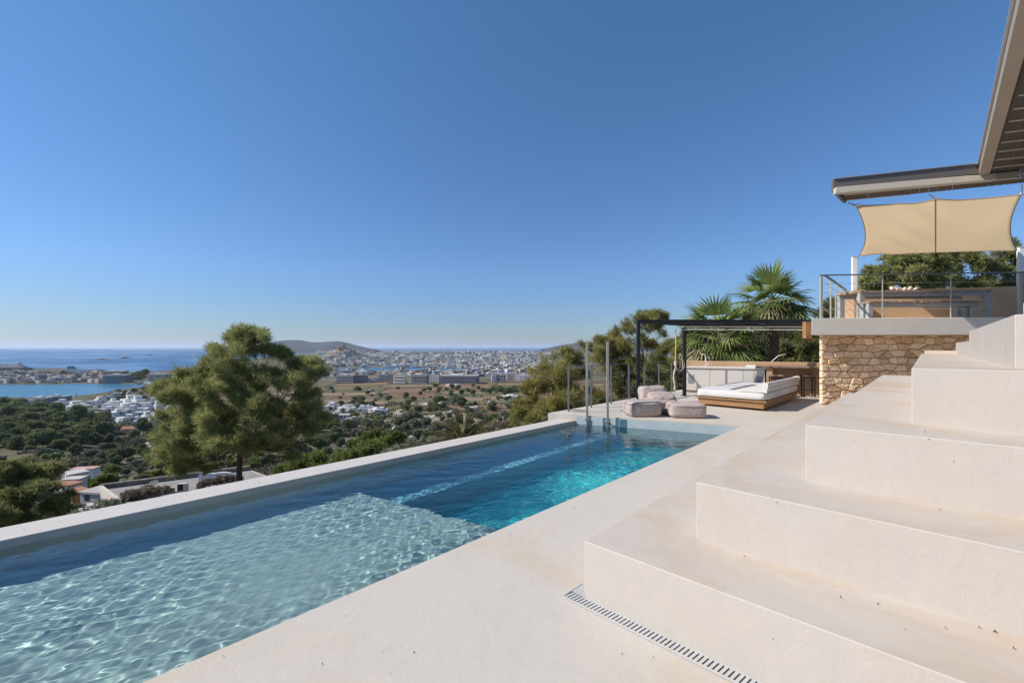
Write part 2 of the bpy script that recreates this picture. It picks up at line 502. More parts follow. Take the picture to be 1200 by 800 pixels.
# debris on the cement
rnd = random.Random(11)
lm = MB()
def crumb(p, s):
    a = rnd.uniform(0, 6.28)
    fr_ = frame((p.x, p.y, p.z), a)
    lm.fr = fr_
    lm.add([(-s, 0, .002), (0, -s * .35, .005), (s, 0, .003), (0, s * .4, .004), (0, 0, .014)], [(0, 1, 4), (1, 2, 4), (2, 3, 4), (3, 0, 4), (3, 2, 1, 0)])
for (px, py, z) in ((204, 585.5, -.12), (218, 579, -.12), (290, 566, -.12), (298, 566.5, -.12), (303, 566, -.12), (28, 621, -.12), (476, 527, -.12), (503, 520.5, -.12), (317, 558, -.12), (389, 551, -.12),
                    (672, 596, 0), (674, 595, 0), (598, 628, 0), (700, 560, 0), (1101, 598, .682), (1089, 516, 1.024), (1084, 507, 1.024), (872, 652, .341), (1166, 741, .341), (985, 700, .341), (905, 585, .682)):
    crumb(at(px, py, z), rnd.uniform(.0035, .007))
for i in range(40):
    crumb(at(rnd.uniform(250, 900), rnd.uniform(560, 790), 0) if i < 34 else at(rnd.uniform(880, 1190), rnd.uniform(690, 770), .341), rnd.uniform(.002, .0045))
lm.v = [p for p in lm.v]
tag(lm.build('leaf_litter', mat('dry_leaf', (0.09, 0.055, 0.035), 0.9)), kind='stuff')

# ---------------------------------------------------------------- villa: stone base, terrace, parapet, roof
villa = thing('villa', 'modern villa with rubble stone base, cement terrace and dark boarded roof overhang', 'house', tuple(wp(8.0, 11.2)))
M_stone = mat('honey_limestone', (0.90, 0.645, 0.405), 0.9, col2=(0.78, 0.50, 0.29), scale=7, bump=0.9, bscale=26)
_n, _l = nodes_of(M_stone)
_a = _n.new('ShaderNodeAttribute'); _a.attribute_name = 'tint'
_h = _n.new('ShaderNodeHueSaturation')
_mr = _n.new('ShaderNodeMapRange'); _mr.inputs[3].default_value, _mr.inputs[4].default_value = 0.68, 1.22
_l.new(_a.outputs['Fac'], _mr.inputs[0]); _l.new(_mr.outputs[0], _h.inputs['Value'])
_mr2 = _n.new('ShaderNodeMapRange'); _mr2.inputs[3].default_value, _mr2.inputs[4].default_value = 1.15, 0.8
_l.new(_a.outputs['Fac'], _mr2.inputs[0]); _l.new(_mr2.outputs[0], _h.inputs['Saturation'])
_src = _n['Principled BSDF'].inputs['Base Color'].links[0].from_socket
_l.new(_src, _h.inputs['Color']); _l.new(_h.outputs[0], _n['Principled BSDF'].inputs['Base Color'])

def stone_wall():
    W = wp(362 * 11.2 / FX, 11.2)
    fr_ = frame((W.x, W.y, 0), TH)
    Lw, Hw = 4.2, 1.80
    e_, f_w = fr_(0.03, 0.012), fr_(Lw, 0.012)
    MB().prism([(e_[0], e_[1]), (f_w[0], f_w[1]), (f_w[0] + .1, f_w[1] + 1.5), (e_[0] + .02, e_[1] + 1.5)], -0.02, Hw).build('mortar', mat('mortar', (0.44, 0.30, 0.185), 0.95, var=0.2, scale=20), villa)
    m = MB(fr_)
    r = random.Random(5)
    # rubble: cells of a jittered, half bonded grid, each stone shrunk from its neighbours
    dx, dz, an = 0.27, 0.175, 2.3
    P = []
    for iz in range(-1, int(Hw / dz) + 2):
        for ix in range(-1, int(Lw / dx) + 2):
            P.append(((ix + .5 * (iz % 2) + r.uniform(-.40, .40)) * dx, (iz + .5 + r.uniform(-.24, .24)) * dz * an))
    for (cx_, cz_) in P:
        poly = [(0, 0), (Lw, 0), (Lw, Hw * an), (0, Hw * an)]
        for (qx, qz) in P:
            d2 = (qx - cx_) ** 2 + (qz - cz_) ** 2
            if d2 < 1e-9 or d2 > 1.0: continue
            nx_, nz_ = qx - cx_, qz - cz_
            k = (nx_ * (qx + cx_) + nz_ * (qz + cz_)) / 2
            out_, n_ = [], len(poly)
            for t in range(n_):
                a_, b2 = poly[t], poly[(t + 1) % n_]
                sa, sb = nx_ * a_[0] + nz_ * a_[1] - k, nx_ * b2[0] + nz_ * b2[1] - k
                if sa <= 0: out_.append(a_)
                if sa * sb < 0:
                    f = sa / (sa - sb); out_.append((lerp(a_[0], b2[0], f), lerp(a_[1], b2[1], f)))
            poly = out_
            if len(poly) < 3: break
        if len(poly) < 3: continue
        q = [(a_, z_ / an) for a_, z_ in poly]
        ca = sum(p[0] for p in q) / len(q); cz = sum(p[1] for p in q) / len(q)
        ring = []
        for t in range(len(q)):
            p0, p1 = q[t], q[(t + 1) % len(q)]
            if math.hypot(p1[0] - p0[0], p1[1] - p0[1]) < .03: continue
            for f in (.08, .5, .92):
                pa, pz = lerp(p0[0], p1[0], f), lerp(p0[1], p1[1], f)
                s = .006 / max(.05, math.hypot(pa - ca, pz - cz)) + r.uniform(.0, .035)
                ring.append((lerp(pa, ca, s), lerp(pz, cz, s)))
        n_ = len(ring)
        if n_ < 6: continue
        m.tint = min(1, max(0, r.gauss(0.5, 0.25)))
        o_ = -r.uniform(.004, .035)
        vs = [(p[0], .06, p[1]) for p in ring]
        vs += [(lerp(p[0], ca, .02), o_ * .35 + .004, lerp(p[1], cz, .02)) for p in ring]
        vs += [(lerp(p[0], ca, .14), o_ - r.uniform(-.004, .010), lerp(p[1], cz, .14)) for p in ring]
        vs += [(lerp(p[0], ca, .55), o_ - r.uniform(-.006, .014), lerp(p[1], cz, .55)) for p in ring]
        vs.append((ca, o_ - r.uniform(-.004, .014), cz))
        fs = []
        for lv in range(3):
            fs += [(lv * n_ + t, lv * n_ + (t + 1) % n_, (lv + 1) * n_ + (t + 1) % n_, (lv + 1) * n_ + t) for t in range(n_)]
        fs += [(3 * n_ + t, 3 * n_ + (t + 1) % n_, 4 * n_) for t in range(n_)]
        m.add(vs, fs)
    # the return of the corner
    z = 0.0
    m.build('stone_wall', M_stone, villa, tint=True)
stone_wall()

SL, SR = wp(351 * 10.9 / FX, 10.9), wp(13.2, 10.35)
TZ = 2.225
rdir = (SR - SL).normalized(); SANG = math.atan2(rdir.y, rdir.x)
MB().prism([(SL.x, SL.y), (SR.x, SR.y), (SR.x + 0.3, SR.y + 5), (SL.x, SL.y + 4.7)], TZ - 0.42, TZ).build('terrace_slab', M_slab, villa, bevel=0.01)
PL, PR = wp(10.62, 13.9), wp(17.2, 11.95)
pdir = (PR - PL).normalized(); PANG = math.atan2(pdir.y, pdir.x)
pf = frame((PL.x, PL.y, TZ), PANG)
pw = MB(pf).box(0, (PR - PL).length, 0, 0.3, 0, 1.06)
pw.build('parapet_wall', M_ochre, villa, bevel=0.008)
MB(pf).box(-0.02, 0.28, -0.9, -0.003, 0, 1.0).build('pier', M_ochre, villa, bevel=0.008)
# roof: an eave over the terrace that turns towards the viewer as a boarded pergola
RZ = 4.8
A, B, B2 = at(977, 210.6, RZ), at(1147.5, 192.5, RZ), at(1189.6, 0, RZ)
G, H = at(990, 238, RZ - .2), at(1200, 217, RZ - .2)
bd = (B2 - B).normalized()
Cc = B + bd * 10
H2 = G + (H - G) * 3.2
roof = MB()
ed = (B - A).normalized(); en = Vector((-ed.y, ed.x, 0))
# brown fascia along the eave
roof.hexa([(A.x, A.y, RZ - .17), (B.x, B.y, RZ - .17), tuple(B + en * .05 + Vector((0, 0, -.17))), tuple(A + en * .05 + Vector((0, 0, -.17))),
           (A.x, A.y, RZ), (B.x, B.y, RZ), tuple(B + en * .05), tuple(A + en * .05)])
rf = roof.build('roof', M_fascia, villa)
MB().bar(A + Vector((0, 0, .012)) - en * .01, B + Vector((0, 0, .012)) - en * .01, .05, .02).build('eave_trim', M_silver, rf)
lf = MB(); g2 = (G - A); g2.z = 0
lf.bar(A + en * .055 + Vector((0, 0, -.10)), Vector((G.x, G.y, RZ - .10)), .05, .2)
lf.build('side_fascia', M_fascia, rf)
# cream tube under the eave
c0, c1 = at(979, 223.0, RZ - .24), at(1168, 206.5, RZ - .24)
cb = MB().bar(c0 + en * .06, c1 + en * .06, .12, .12)
cb.build('eave_beam', M_cream, rf, bevel=.01)
MB().bar(c1 + en * .06 + ed * .01, c1 + en * .06 + ed * .3, .10, .12).build('beam_joint', M_beige, rf, bevel=.01)
p = c1 + en * .02 + ed * .34
MB().tube([p + Vector((0, 0, -.08)), p + Vector((0, 0, .10))], .03).tube([p + Vector((-.05, 0, 0)), p + Vector((.08, 0, 0))], .022).build('coupling', M_silver, rf)
# beige fascia running towards the viewer
bn = Vector((-bd.y, bd.x, 0))
if bn.x < 0: bn = -bn
sf = MB()
for (o0, o1, z0, z1) in ((0.0, 0.05, -.20, .0), (0.05, 0.13, -.20, -.15)):
    a0, a1 = B + bn * o0, B + bn * o1
    c0_, c1_ = Cc + bn * o0, Cc + bn * o1
    sf.hexa([(a0.x, a0.y, RZ + z0), (c0_.x, c0_.y, RZ + z0), (c1_.x, c1_.y, RZ + z0), (a1.x, a1.y, RZ + z0),
             (a0.x, a0.y, RZ + z1), (c0_.x, c0_.y, RZ + z1), (c1_.x, c1_.y, RZ + z1), (a1.x, a1.y, RZ + z1)])
sf.build('long_fascia', M_beige, rf)
MB().bar(B - bn * .012 + Vector((0, 0, .0)), Cc - bn * .012, .03, .05).build('edge_trim', M_silver, rf)
# dark boards and light battens
brd, bat, crs = MB(), MB(), MB()
def y_lo(x):
    if x < B.x + .1: return A.y + (x - A.x) * (B.y - A.y) / (B.x - A.x) + .07
    return Cc.y
def y_hi(x): return G.y + (x - G.x) * (H2.y - G.y) / (H2.x - G.x)
def board(x0, x1, f0, f1):
    if min(f1(x0) - f0(x0), f1(x1) - f0(x1)) < .05: return
    brd.hexa([(x0, f0(x0), RZ - .155), (x1, f0(x1), RZ - .155), (x1, f1(x1), RZ - .155), (x0, f1(x0), RZ - .155),
              (x0, f0(x0), RZ - .12), (x1, f0(x1), RZ - .12), (x1, f1(x1), RZ - .12), (x0, f1(x0), RZ - .12)])
xB = B.x + .1
def y_eave(x): return A.y + (x - A.x) * (B.y - A.y) / (B.x - A.x) + .07
def y_fas(x): return B.y + (x - .10 - B.x) * (Cc.y - B.y) / (Cc.x - B.x)
x = A.x + .06
while x < xB - .002:
    x1 = min(x + .125, xB)
    board(x, x1, y_eave, y_hi)
    x = x1 + (.004 if x1 < xB else .002)
while x < 6.5:
    board(x, x + .088, lambda q: Cc.y, y_hi)
    x += .088 + .010
x = xB - .002
xc = Cc.x + .11
while x > xc + .03:              # narrowing boards beside the long fascia
    board(x - .088, x, lambda q: Cc.y, lambda q: min(y_fas(q), B.y - .05) if q > xc else Cc.y)
    x -= .098
brd.build('boarding', M_dark_wood, rf)
k = 0
sl = ed.y / ed.x
yb = B.y - 8
while yb < B.y + 2.5:
    xs = B.x + .14 if yb < B.y + 0.2 else A.x + .1
    pts = []
    x = xs
    x0 = None
    for i in range(80):
        xx = xs + i * .1
        yy = yb + (xx - B.x) * sl
        ok = (y_lo(xx) + .02 < yy < y_hi(xx) - .03) and xx < 6.4
        if ok and x0 is None: x0 = xx
        if ok: x1 = xx
    if x0 is not None and x1 > x0 + .1:
        bat.bar((x0, yb + (x0 - B.x) * sl, RZ - .163), (x1, yb + (x1 - B.x) * sl, RZ - .163), .022, .014)
    yb += 0.43
bat.build('batten', M_cream, rf)
x = A.x + .45
while x < 6:
    crs.bar((x, y_lo(x) + .05, RZ - .158), (x, y_hi(x) - .03, RZ - .158),   .006, .005)
    x += 1.24
crs.build('cross_wire', M_cream, rf)
# masonry that carries the roof, beyond the right edge of the photograph
MB().box(3.6, 6.4, 5.2, 10.6, 2.06, RZ - .17).build('upper_wall', M_white_paint, villa)

# sail shade
def sail():
    TL, TR = at(1003, 241, 4.5), at(1197, 228, 4.5)
    BL, BR = atF(1007, 299.5, 13.75), atF(1192, 293.5, 12.75)
    root = thing('shade_sail', 'taut sand coloured shade sail with a middle seam below the roof edge', 'shade sail', tuple(TL))
    nx, ny = 40, 20
    V, F = [], []
    for j in range(ny + 1):
        v = j / ny
        for i in range(nx + 1):
            u = i / nx
            l, r_ = TL.lerp(BL, v), TR.lerp(BR, v)
            p = l.lerp(r_, u)
            d = (r_ - l).normalized()
            pull = 4 * v * (1 - v)
            p = p + d * (pull * 0.17 * (1 - 2 * u))
            c = 4 * u * (1 - u)
            half = abs(math.sin(2 * PI * u))
            inw = (BL - TL).normalized()
            p = p + inw * (0.10 * half * (1 - v) - 0.10 * c * v)
            p.z -= 0.05 * c * pull + 0.02 * math.sin(9 * u + 4 * v) * pull + 0.022 * math.sin(21 * (u - .8 * v)) * math.exp(-((u - .35 * (1 - v) - .12) * 6) ** 2)
            V.append(tuple(p))
            if i < nx and j < ny:
                b = j * (nx + 1) + i
                F.append((b, b + 1, b + nx + 2, b + nx + 1))
    m = bpy.data.materials.new('sail_cloth')
    n, l = nodes_of(m)
    n['Principled BSDF'].inputs['Base Color'].default_value = (0.86, 0.76, 0.60, 1)
    n['Principled BSDF'].inputs['Roughness'].default_value = 0.9
    tr = n.new('ShaderNodeBsdfTranslucent'); tr.inputs['Color'].default_value = (0.90, 0.78, 0.60, 1)
    ms = n.new('ShaderNodeMixShader'); ms.inputs[0].default_value = 0.65
    l.new(n['Principled BSDF'].outputs[0], ms.inputs[1]); l.new(tr.outputs[0], ms.inputs[2]); l.new(ms.outputs[0], n['Material Output'].inputs[0])
    me = bpy.data.meshes.new('cloth')
    me.from_pydata([(p[0] - TL.x, p[1] - TL.y, p[2] - TL.z) for p in V], [], F)
    me.materials.append(m)
    me.polygons.foreach_set('use_smooth', [True] * len(F))
    o = link(bpy.data.objects.new('cloth', me), root)
    so = o.modifiers.new('thickness', 'SOLIDIFY'); so.thickness = 0.004
    mid = nx // 2
    MB().tube([Vector(V[j * (nx + 1) + mid]) - Vector((0, 0, .006)) for j in range(ny + 1)], .012, 6).build('seam', mat('sail_seam', (0.34, 0.26, 0.17), .9), root)
    hem = MB()
    for js in (0, ny):
        hem.tube([V[js * (nx + 1) + i] for i in range(nx + 1)], .011, 6)
    for is_ in (0, nx):
        hem.tube([V[j * (nx + 1) + is_] for j in range(ny + 1)], .011, 6)
    hem.build('hem', mat('sail_hem', (0.45, 0.35, 0.23), .9), root)
    for p, q in ((TL, G.lerp(H, .02)), (TR, G.lerp(H, .99)), (Vector(V[mid]), G.lerp(H, .5))):
        q = Vector((q.x, q.y, RZ - .2))
        MB().tube([p, p.lerp(q, .5), q], .012, 6).tube([p + Vector((-.05, 0, 0)), p + Vector((.05, 0, .01))], .022, 6).build('fixing', M_silver, root)
    for (px, Fp, top, bot, lab) in ((1001, 13.9, 301, 341, 'white square sail post on the parapet near the terrace corner rail'), (1196, 12.75, 290, 334, 'white square sail post on the parapet above the cement steps')):
        pt, pb = atF(px, top, Fp), atF(px, bot, Fp)
        pst = thing('sail_post', lab, 'post', (pt.x, pt.y, TZ + 1.06), 'white posts holding the shade sail')
        MB(frame((pt.x, pt.y, 0), PANG)).box(-.06, .06, -.06, .06, TZ + 1.06, pt.z).build('pole', M_white_paint, pst, bevel=.005)
        MB(frame((pt.x, pt.y, 0), PANG)).box(-.075, .075, -.075, .075, pt.z, pt.z + .012).box(.06, .11, -.02, .02, pt.z - .06, pt.z - .02).build('cap_plate', M_white_paint, pst)
sail()

def railing():
    root = thing('terrace_railing', 'steel cable railing along the raised stone terrace edge', 'railing', tuple(SL + Vector((0, 0, TZ))))
    ff = frame((SL.x, SL.y, TZ), SANG)
    def post(fn, a, b, w=.045, d=.045, h=1.09):
        MB(fn).box(a - w / 2, a + w / 2, b - d / 2, b + d / 2, 0, h).build('post', M_galv, root)
    x0, x1 = .30, 4.86
    for a in (1.75, 3.32): post(ff, a, .12, .02, .02)
    post(ff, x0, .12, .05, .05); post(ff, x1, .12, .06, .05); post(ff, x1 + .10, .12, .04, .05)
    MB(ff).box(x0 - .03, x1 + .14, .09, .15, 1.09, 1.115).build('top_rail', M_rail, root)
    cb = MB(ff)
    for z in (.22, .44, .66, .88):
        cb.tube([ff(0, 0, 0)] and [(x0, .12, z), (x1, .12, z)], .005, 5)
    cb.build('cable', M_galv, root)
    gf = frame((SL.x + .30 * math.cos(SANG), SL.y + .12 + .30 * math.sin(SANG), TZ), R(90))
    for a in (.9, 1.8, 2.75, 3.95): post(gf, a, 0, .03, .03)
    MB(gf).box(.03, 4.0, -.03, .03, 1.09, 1.115).build('top_rail', M_rail, root)
    cb = MB(gf)
    for z in (.22, .44, .66, .88): cb.tube([(0, 0, z), (3.95, 0, z)], .005, 5)
    cb.build('cable', M_galv, root)
    MB(ff).box(x1 + .03, x1 + .16, .07, .17, 1.118, 1.15).build('end_cap', M_white_paint, root)  # white box capping the paired end posts
railing()

def trestle(name, label, cat, X0, X1, F, top, depth, leg, beam):
    o = wp(X0, F)
    root = thing(name, label, cat, (o.x, o.y, TZ))
    fr_ = frame((o.x, o.y, TZ), TH - R(3))
    Lx = X1 - X0
    m = MB(fr_)
    r = random.Random(len(label))
    n = int(Lx / .085)
    for i in range(n):   # short planks laid across the length
        a = i * Lx / n
        m.tint = r.random()
        m.box(a + .004, a + Lx / n - .004, -r.uniform(.0, .03), depth + r.uniform(0, .03), top - .045, top - r.uniform(0, .012))
    m.build('top', M_plank, root)
    MB(fr_).box(.02, Lx - .02, .03, .03 + beam, top - .047 - beam, top - .046).box(.02, Lx - .02, depth - .03 - beam, depth - .03, top - .047 - beam, top - .046).build('frame', M_galv, root, bevel=.004)
    for a in (.02, Lx - .02 - leg):
        for b in (.03, depth - .03 - leg):
            MB(fr_).box(a, a + leg, b, b + leg, 0, top - .048 - beam).build('leg', M_galv, root, bevel=.004)
    return root, fr_
trestle('bench', 'long plank bench with grey steel legs in front of the terrace table', 'bench', 418 * 11.15 / FX, 542 * 11.15 / FX, 11.15, .46, .35, .11, .09)
tb, tfr = trestle('dining_table', 'long plank table with grey steel frame behind the terrace railing', 'table', 408 * 11.6 / FX, 555 * 11.6 / FX, 11.6, .80, .95, .13, .10)
b_ = tfr(1.45, .4, 0)
m = MB()
r = random.Random(2)
for i in range(9):
    a, z = (i - 4) * .09 + r.uniform(-.03, .03), .80 + r.uniform(.02, .08)
    m.tube([tfr(1.45 + a - .12, .3 + r.uniform(-.1, .1), z - .03), tfr(1.45 + a, .4, z + .03), tfr(1.45 + a + .12, .5 + r.uniform(-.1, .1), z - .02)], [.03, .055, .03], 7)
tag(m.build('folded_throw', M_cotton, smooth=True, base=(b_[0], b_[1], TZ + .8)), 'pale crumpled throw lying on the terrace dining table', 'throw')

# ---------------------------------------------------------------- outdoor kitchen
K0, K1 = wp(5.77, 14.35), wp(7.84, 13.35)
kd = (K1 - K0).normalized(); KANG = math.atan2(kd.y, kd.x)
kf = frame((K0.x, K0.y, 0), KANG)
KL = (K1 - K0).length
kit = thing('kitchen_counter', 'white outdoor kitchen counter with lacquered doors and grey vents', 'kitchen counter', (K0.x, K0.y, 0))
MB(kf).box(0, KL, .03, .62, .06, .80).build('carcass', M_white, kit)
MB(kf).box(-.01, KL + .03, -.03, .64, .802, .855).build('worktop', M_white, kit, bevel=.006)
MB(kf).box(.03, KL - .03, .07, .6, 0, .06).build('plinth', M_ochre, kit)
ds = [0.0, .36 * KL * .9, .52 * KL, .74 * KL, .87 * KL, KL]
for i in range(5):
    dd = MB(kf).box(ds[i] + .006, ds[i + 1] - .006, .004, .028, .075, .785)
    dr = dd.build('door', M_white, kit, bevel=.003)
    if i in (0, 4):
        c = .18 if i == 0 else (ds[4] + ds[5]) / 2
        MB(kf).box(c - .09, c + .09, -.004, .004, .30, .58).build('vent_plate', M_grey_plate, dr)
MB(kf).box(.515 * KL, .535 * KL, -.012, .003, .1, .785).build('door_gap_strip', M_grey_plate, kit)  # grey strip drawn in place of the dark gap between two doors
bar = thing('bar_counter', 'ochre bar counter with thin plank top beside the stone wall', 'bar counter', tuple(kf(KL + .05, 0, 0)))
BL_ = 2.0
M_bar = mat('bar_plank', (0.34, 0.24, 0.16), 0.8, col2=(0.16, 0.11, 0.08), scale=12)
MB(kf).box(KL - .25, KL + BL_, -.06, .62, .858, .905).build('top', M_bar, bar)
m = MB(kf)
for i in range(46):
    a = KL - .25 + i * (BL_ + .25) / 46
    m.box(a + .005, a + .034, -.075, -.062, .866, .907)
m.build('edge_slats', M_plank, bar)
MB(kf).box(KL + .04, KL + .20, .0, .60, 0, .855).build('end_pier', M_ochre, bar, bevel=.006)
MB(kf).box(KL + .202, KL + BL_, .42, .60, 0, .855).build('back_panel', M_ochre, bar)
gw = MB(kf).box(-.02, KL + BL_ + .6, .66, .92, 0, 1.02)
tag(gw.build('garden_wall', M_ochre, bevel=.01), 'low ochre rendered wall behind the white outdoor kitchen', 'wall')
tp = kf(.62, .35, .855)
t = thing('kitchen_tap', 'slim white swan neck tap standing on the outdoor kitchen counter', 'tap', tp)
MB(kf).tube([(.62, .35, .855), (.62, .35, 1.16), (.60, .33, 1.24), (.54, .28, 1.27), (.48, .24, 1.24)], .016, 8).build('spout', M_white_paint, t, smooth=True)
MB(kf).tube([(.62, .35, .855), (.62, .35, .875)], .035, 10).build('base', M_white_paint, t)
MB(kf).tube([(.63, .34, .93), (.70, .30, .95)], .008, 6).build('lever', M_white_paint, t)
MB(kf).box(KL - .5, KL - .24, .12, .3, .858, .93).build('x', M_white_paint)
bx = bpy.data.objects['x']; bx.name = 'tissue_box'; bx.data.name = 'tissue_box'
tag(bx, 'small white box lying on the outdoor counter beside the bar', 'box')
sp0, sp1, sp2 = atF(905, 423, 14.6), atF(912, 417, 14.6), atF(921, 414.5, 14.6)
m = MB().tube([kf(KL + .25, .8, 1.02), sp0, sp1, sp2], .016, 7)
tag(m.build('garden_pipe', M_white_paint, smooth=True, base=tuple(kf(KL + .25, .8, 1.02))), 'thin white curved pipe rising over the bar by the palm trunk', 'pipe')

def stool(px, py, label):
    p = at(px, py, 0)
    root = thing('bar_stool', label, 'stool', (p.x, p.y, 0), 'stools under the bar')
    fr_ = frame((p.x, p.y, 0), KANG + R(6))
    MB(fr_).box(-.17, .17, -.16, .16, .615, .655).build('seat', M_plank, root, bevel=.006)
    for a in (-.14, .14):
        for b in (-.13, .13):
            MB(fr_).box(a - .014, a + .014, b - .014, b + .014, 0, .614).build('leg', M_black, root)
    for q in ((-.126, .126, -.144, -.116, .2, .228), (-.126, .126, -.144, -.116, .575, .612), (-.126, .126, .116, .144, .575, .612), (-.154, -.126, -.116, .116, .2, .228), (.126, .154, -.116, .116, .2, .228)):
        MB(fr_).box(*q).build('stretcher', M_black, root)
stool(909, 464.5, 'black framed stool under the bar, half hidden behind the daybed backrest')
stool(947, 464.5, 'black framed stool under the bar, standing clear next to the stone wall')

# ---------------------------------------------------------------- pergola
P1, P2 = at(748, 471, 0), at(802, 463.7, 0)
PZ = 2.245
perg = thing('pergola', 'slim black steel pergola over the lounging deck', 'pergola', (P1.x, P1.y, 0))
E1, E2 = atF(951.5, 376, 11.74), atF(949, 381, 13.24)
for p in (P1, P2):
    MB(frame((p.x, p.y, 0), TH)).box(-.045, .045, -.045, .045, 0, PZ - .1).box(-.08, .08, -.08, .08, 0, .012).build('post', M_black, perg)
e1 = Vector((E1.x, E1.y, PZ - .05)); e2 = Vector((E2.x, E2.y, PZ - .05))
v1 = Vector((P1.x, P1.y, PZ - .05)); v2 = Vector((P2.x, P2.y, PZ - .05))
f_ = Vector((RGT[0], RGT[1], 0))
MB().bar(v1 - f_ * .045, e1, .09, .10).build('front_beam', M_black, perg)
MB().bar(v2 - f_ * .045, e2, .09, .14).build('back_beam', M_black, perg)
dn = (v2 - v1).normalized()
MB().bar(v1 + dn * .06, v2 - dn * .06, .09, .098).build('side_beam', M_black, perg)
for t in (.33, .66):
    a, b = v1.lerp(e1, t), v2.lerp(e2, t)
    d = (b - a).normalized()
    MB().bar(a + d * .05, b - d * .05, .04, .06).build('cross_bar', M_black, perg)
cr0, cr1 = atF(801, 386, 13.0), atF(946, 386.5, 13.0)
MB().tube([cr0, cr1], .014, 7).build('curtain_rail', M_white_paint, perg)
MB().bar(atF(800, 382.7, 12.6), atF(946, 383.0, 12.6), .05, .03).build('blind_cassette', M_cream, perg)
bk = thing('timber_bracket', 'honey coloured timber bracket below the end of the cement slab', 'bracket', tuple(wp(342 * 11.5 / FX, 11.5, 2.1)))
MB().bar(atF(946, 377, 11.45), atF(946, 396, 11.45), .14, .16).build('upright', M_wood, bk)
MB().bar(atF(946, 396.5, 11.45), atF(961, 397.5, 11.45), .12, .05).build('foot', M_wood, bk)

def strap():
    F_ = 12.7
    top = atF(792, 385.5, F_)
    root = thing('hanging_strap', 'yellow strap with twisted cream rope and loops hanging from pergola', 'strap', tuple(top))
    MB().bar(top, atF(791.5, 424, F_), .05, .012).build('webbing', M_yellow, root)
    pts = [atF(791 + 1.0 * math.sin(i * .9) - .12 * i, 423 + i * 3.4, F_) for i in range(13)]
    MB().tube(pts, [.05 if i == 1 else .026 + .008 * math.sin(i * 2.1) for i in range(13)], 8).build('rope', M_cotton, root, smooth=True)
    lp = MB()
    for k, (dx, dy) in enumerate(((5, 9), (8, 11), (10, 7))):
        lp.tube([atF(792 + dx * (1 - math.cos(a)) / 2, 424 + dy * math.sin(a) + 1.5 * k, F_ + .03 * math.sin(a + k)) for a in [i * .42 for i in range(12)]], .010, 6)
    lp.build('loop', M_cotton, root, smooth=True)
strap()

# ---------------------------------------------------------------- grab poles and deck railing
for (px, F_, lab) in ((688, 9.40, 'tall flat steel pole in pool corner, nearer the white coping'), (712, 9.14, 'tall flat steel pole at pool end wall, in front of a dark foothold')):
    b = atF(px, 497, F_); tz = EYE + (HY - 413) * -1 * F_ / FX
    root = thing('grab_pole', lab, 'pole', (b.x, b.y, -1.0), 'steel poles rising from the pool')
    MB(frame((b.x, b.y, 0), TH)).box(-.026, .026, -.016, .016, -1.0, tz).build('shaft', M_steel, root, bevel=.005)
    MB(frame((b.x, b.y, 0), TH)).box(-.05, .05, -.03, .03, -.09, -.06).box(-.012, .012, .02, .09, -.085, -.065).build('clamp', M_steel, root)

dr = thing('deck_railing', 'dark steel railing with thin cables along the outer deck edge', 'railing', (-6.0, 8.15, 0))
yy = [8.15 + .94 * i for i in range(8)]
for y in yy:
    MB().box(-6.02, -5.98, y - .014, y + .014, 0, 1.03).build('post', M_rail, dr)
MB().box(-6.028, -5.972, 8.13, 14.8, 1.031, 1.045).build('top_rail', M_rail, dr)
cb = MB()
for z in (.2, .4, .6, .8): cb.tube([(-6, 8.15, z), (-6, 14.75, z)], .004, 5)
cb.build('cable', M_rail, dr)
ep = MB().box(-5.56, -5.53, 8.22, 8.25, 0, 1.03)
ep.build('post', M_rail, dr)
MB().bar((-5.98, 8.16, 1.022), (-5.545, 8.235, 1.022), .04, .016).build('end_rail', M_rail, dr)
MB().bar((-5.98, 8.16, .05), (-5.545, 8.235, .05), .03, .02).build('foot_rail', M_rail, dr)

# ---------------------------------------------------------------- soft furniture
def soft(nu, nv, ax, ay, az, e1, e2, fold=0.03, seed=0, flat=True):
    """a rounded stuffed box: verts and faces, base on z = 0"""
    def sp(c, e): return math.copysign(abs(c) ** e, c)
    V, F = [], []
    for j in range(nv + 1):
        ph = -PI / 2 + PI * j / nv
        for i in range(nu):
            th = 2 * PI * i / nu
            x, y, z = ax * sp(math.cos(ph), e1) * sp(math.cos(th), e2), ay * sp(math.cos(ph), e1) * sp(math.sin(th), e2), az * sp(math.sin(ph), e1)
            q = Vector((x * 4.2 / max(ax, .2) * .3, y * 4.2 * .3 / max(ay, .2), z * 6 + seed * 3.7))
            k = mnoise.noise(q * 2.0) + .6 * (1 - abs(mnoise.noise(q * 3.6 + Vector((seed, 0, 0)))) * 2)
            s = 1 + fold * k
            zz = z * s + az
            if flat and zz < .12 * az: zz = .02 * az
            V.append((x * s, y * s, zz))
    for j in range(nv):
        for i in range(nu):
            F.append((j * nu + i, j * nu + (i + 1) % nu, (j + 1) * nu + (i + 1) % nu, (j + 1) * nu + i))
    return V, F

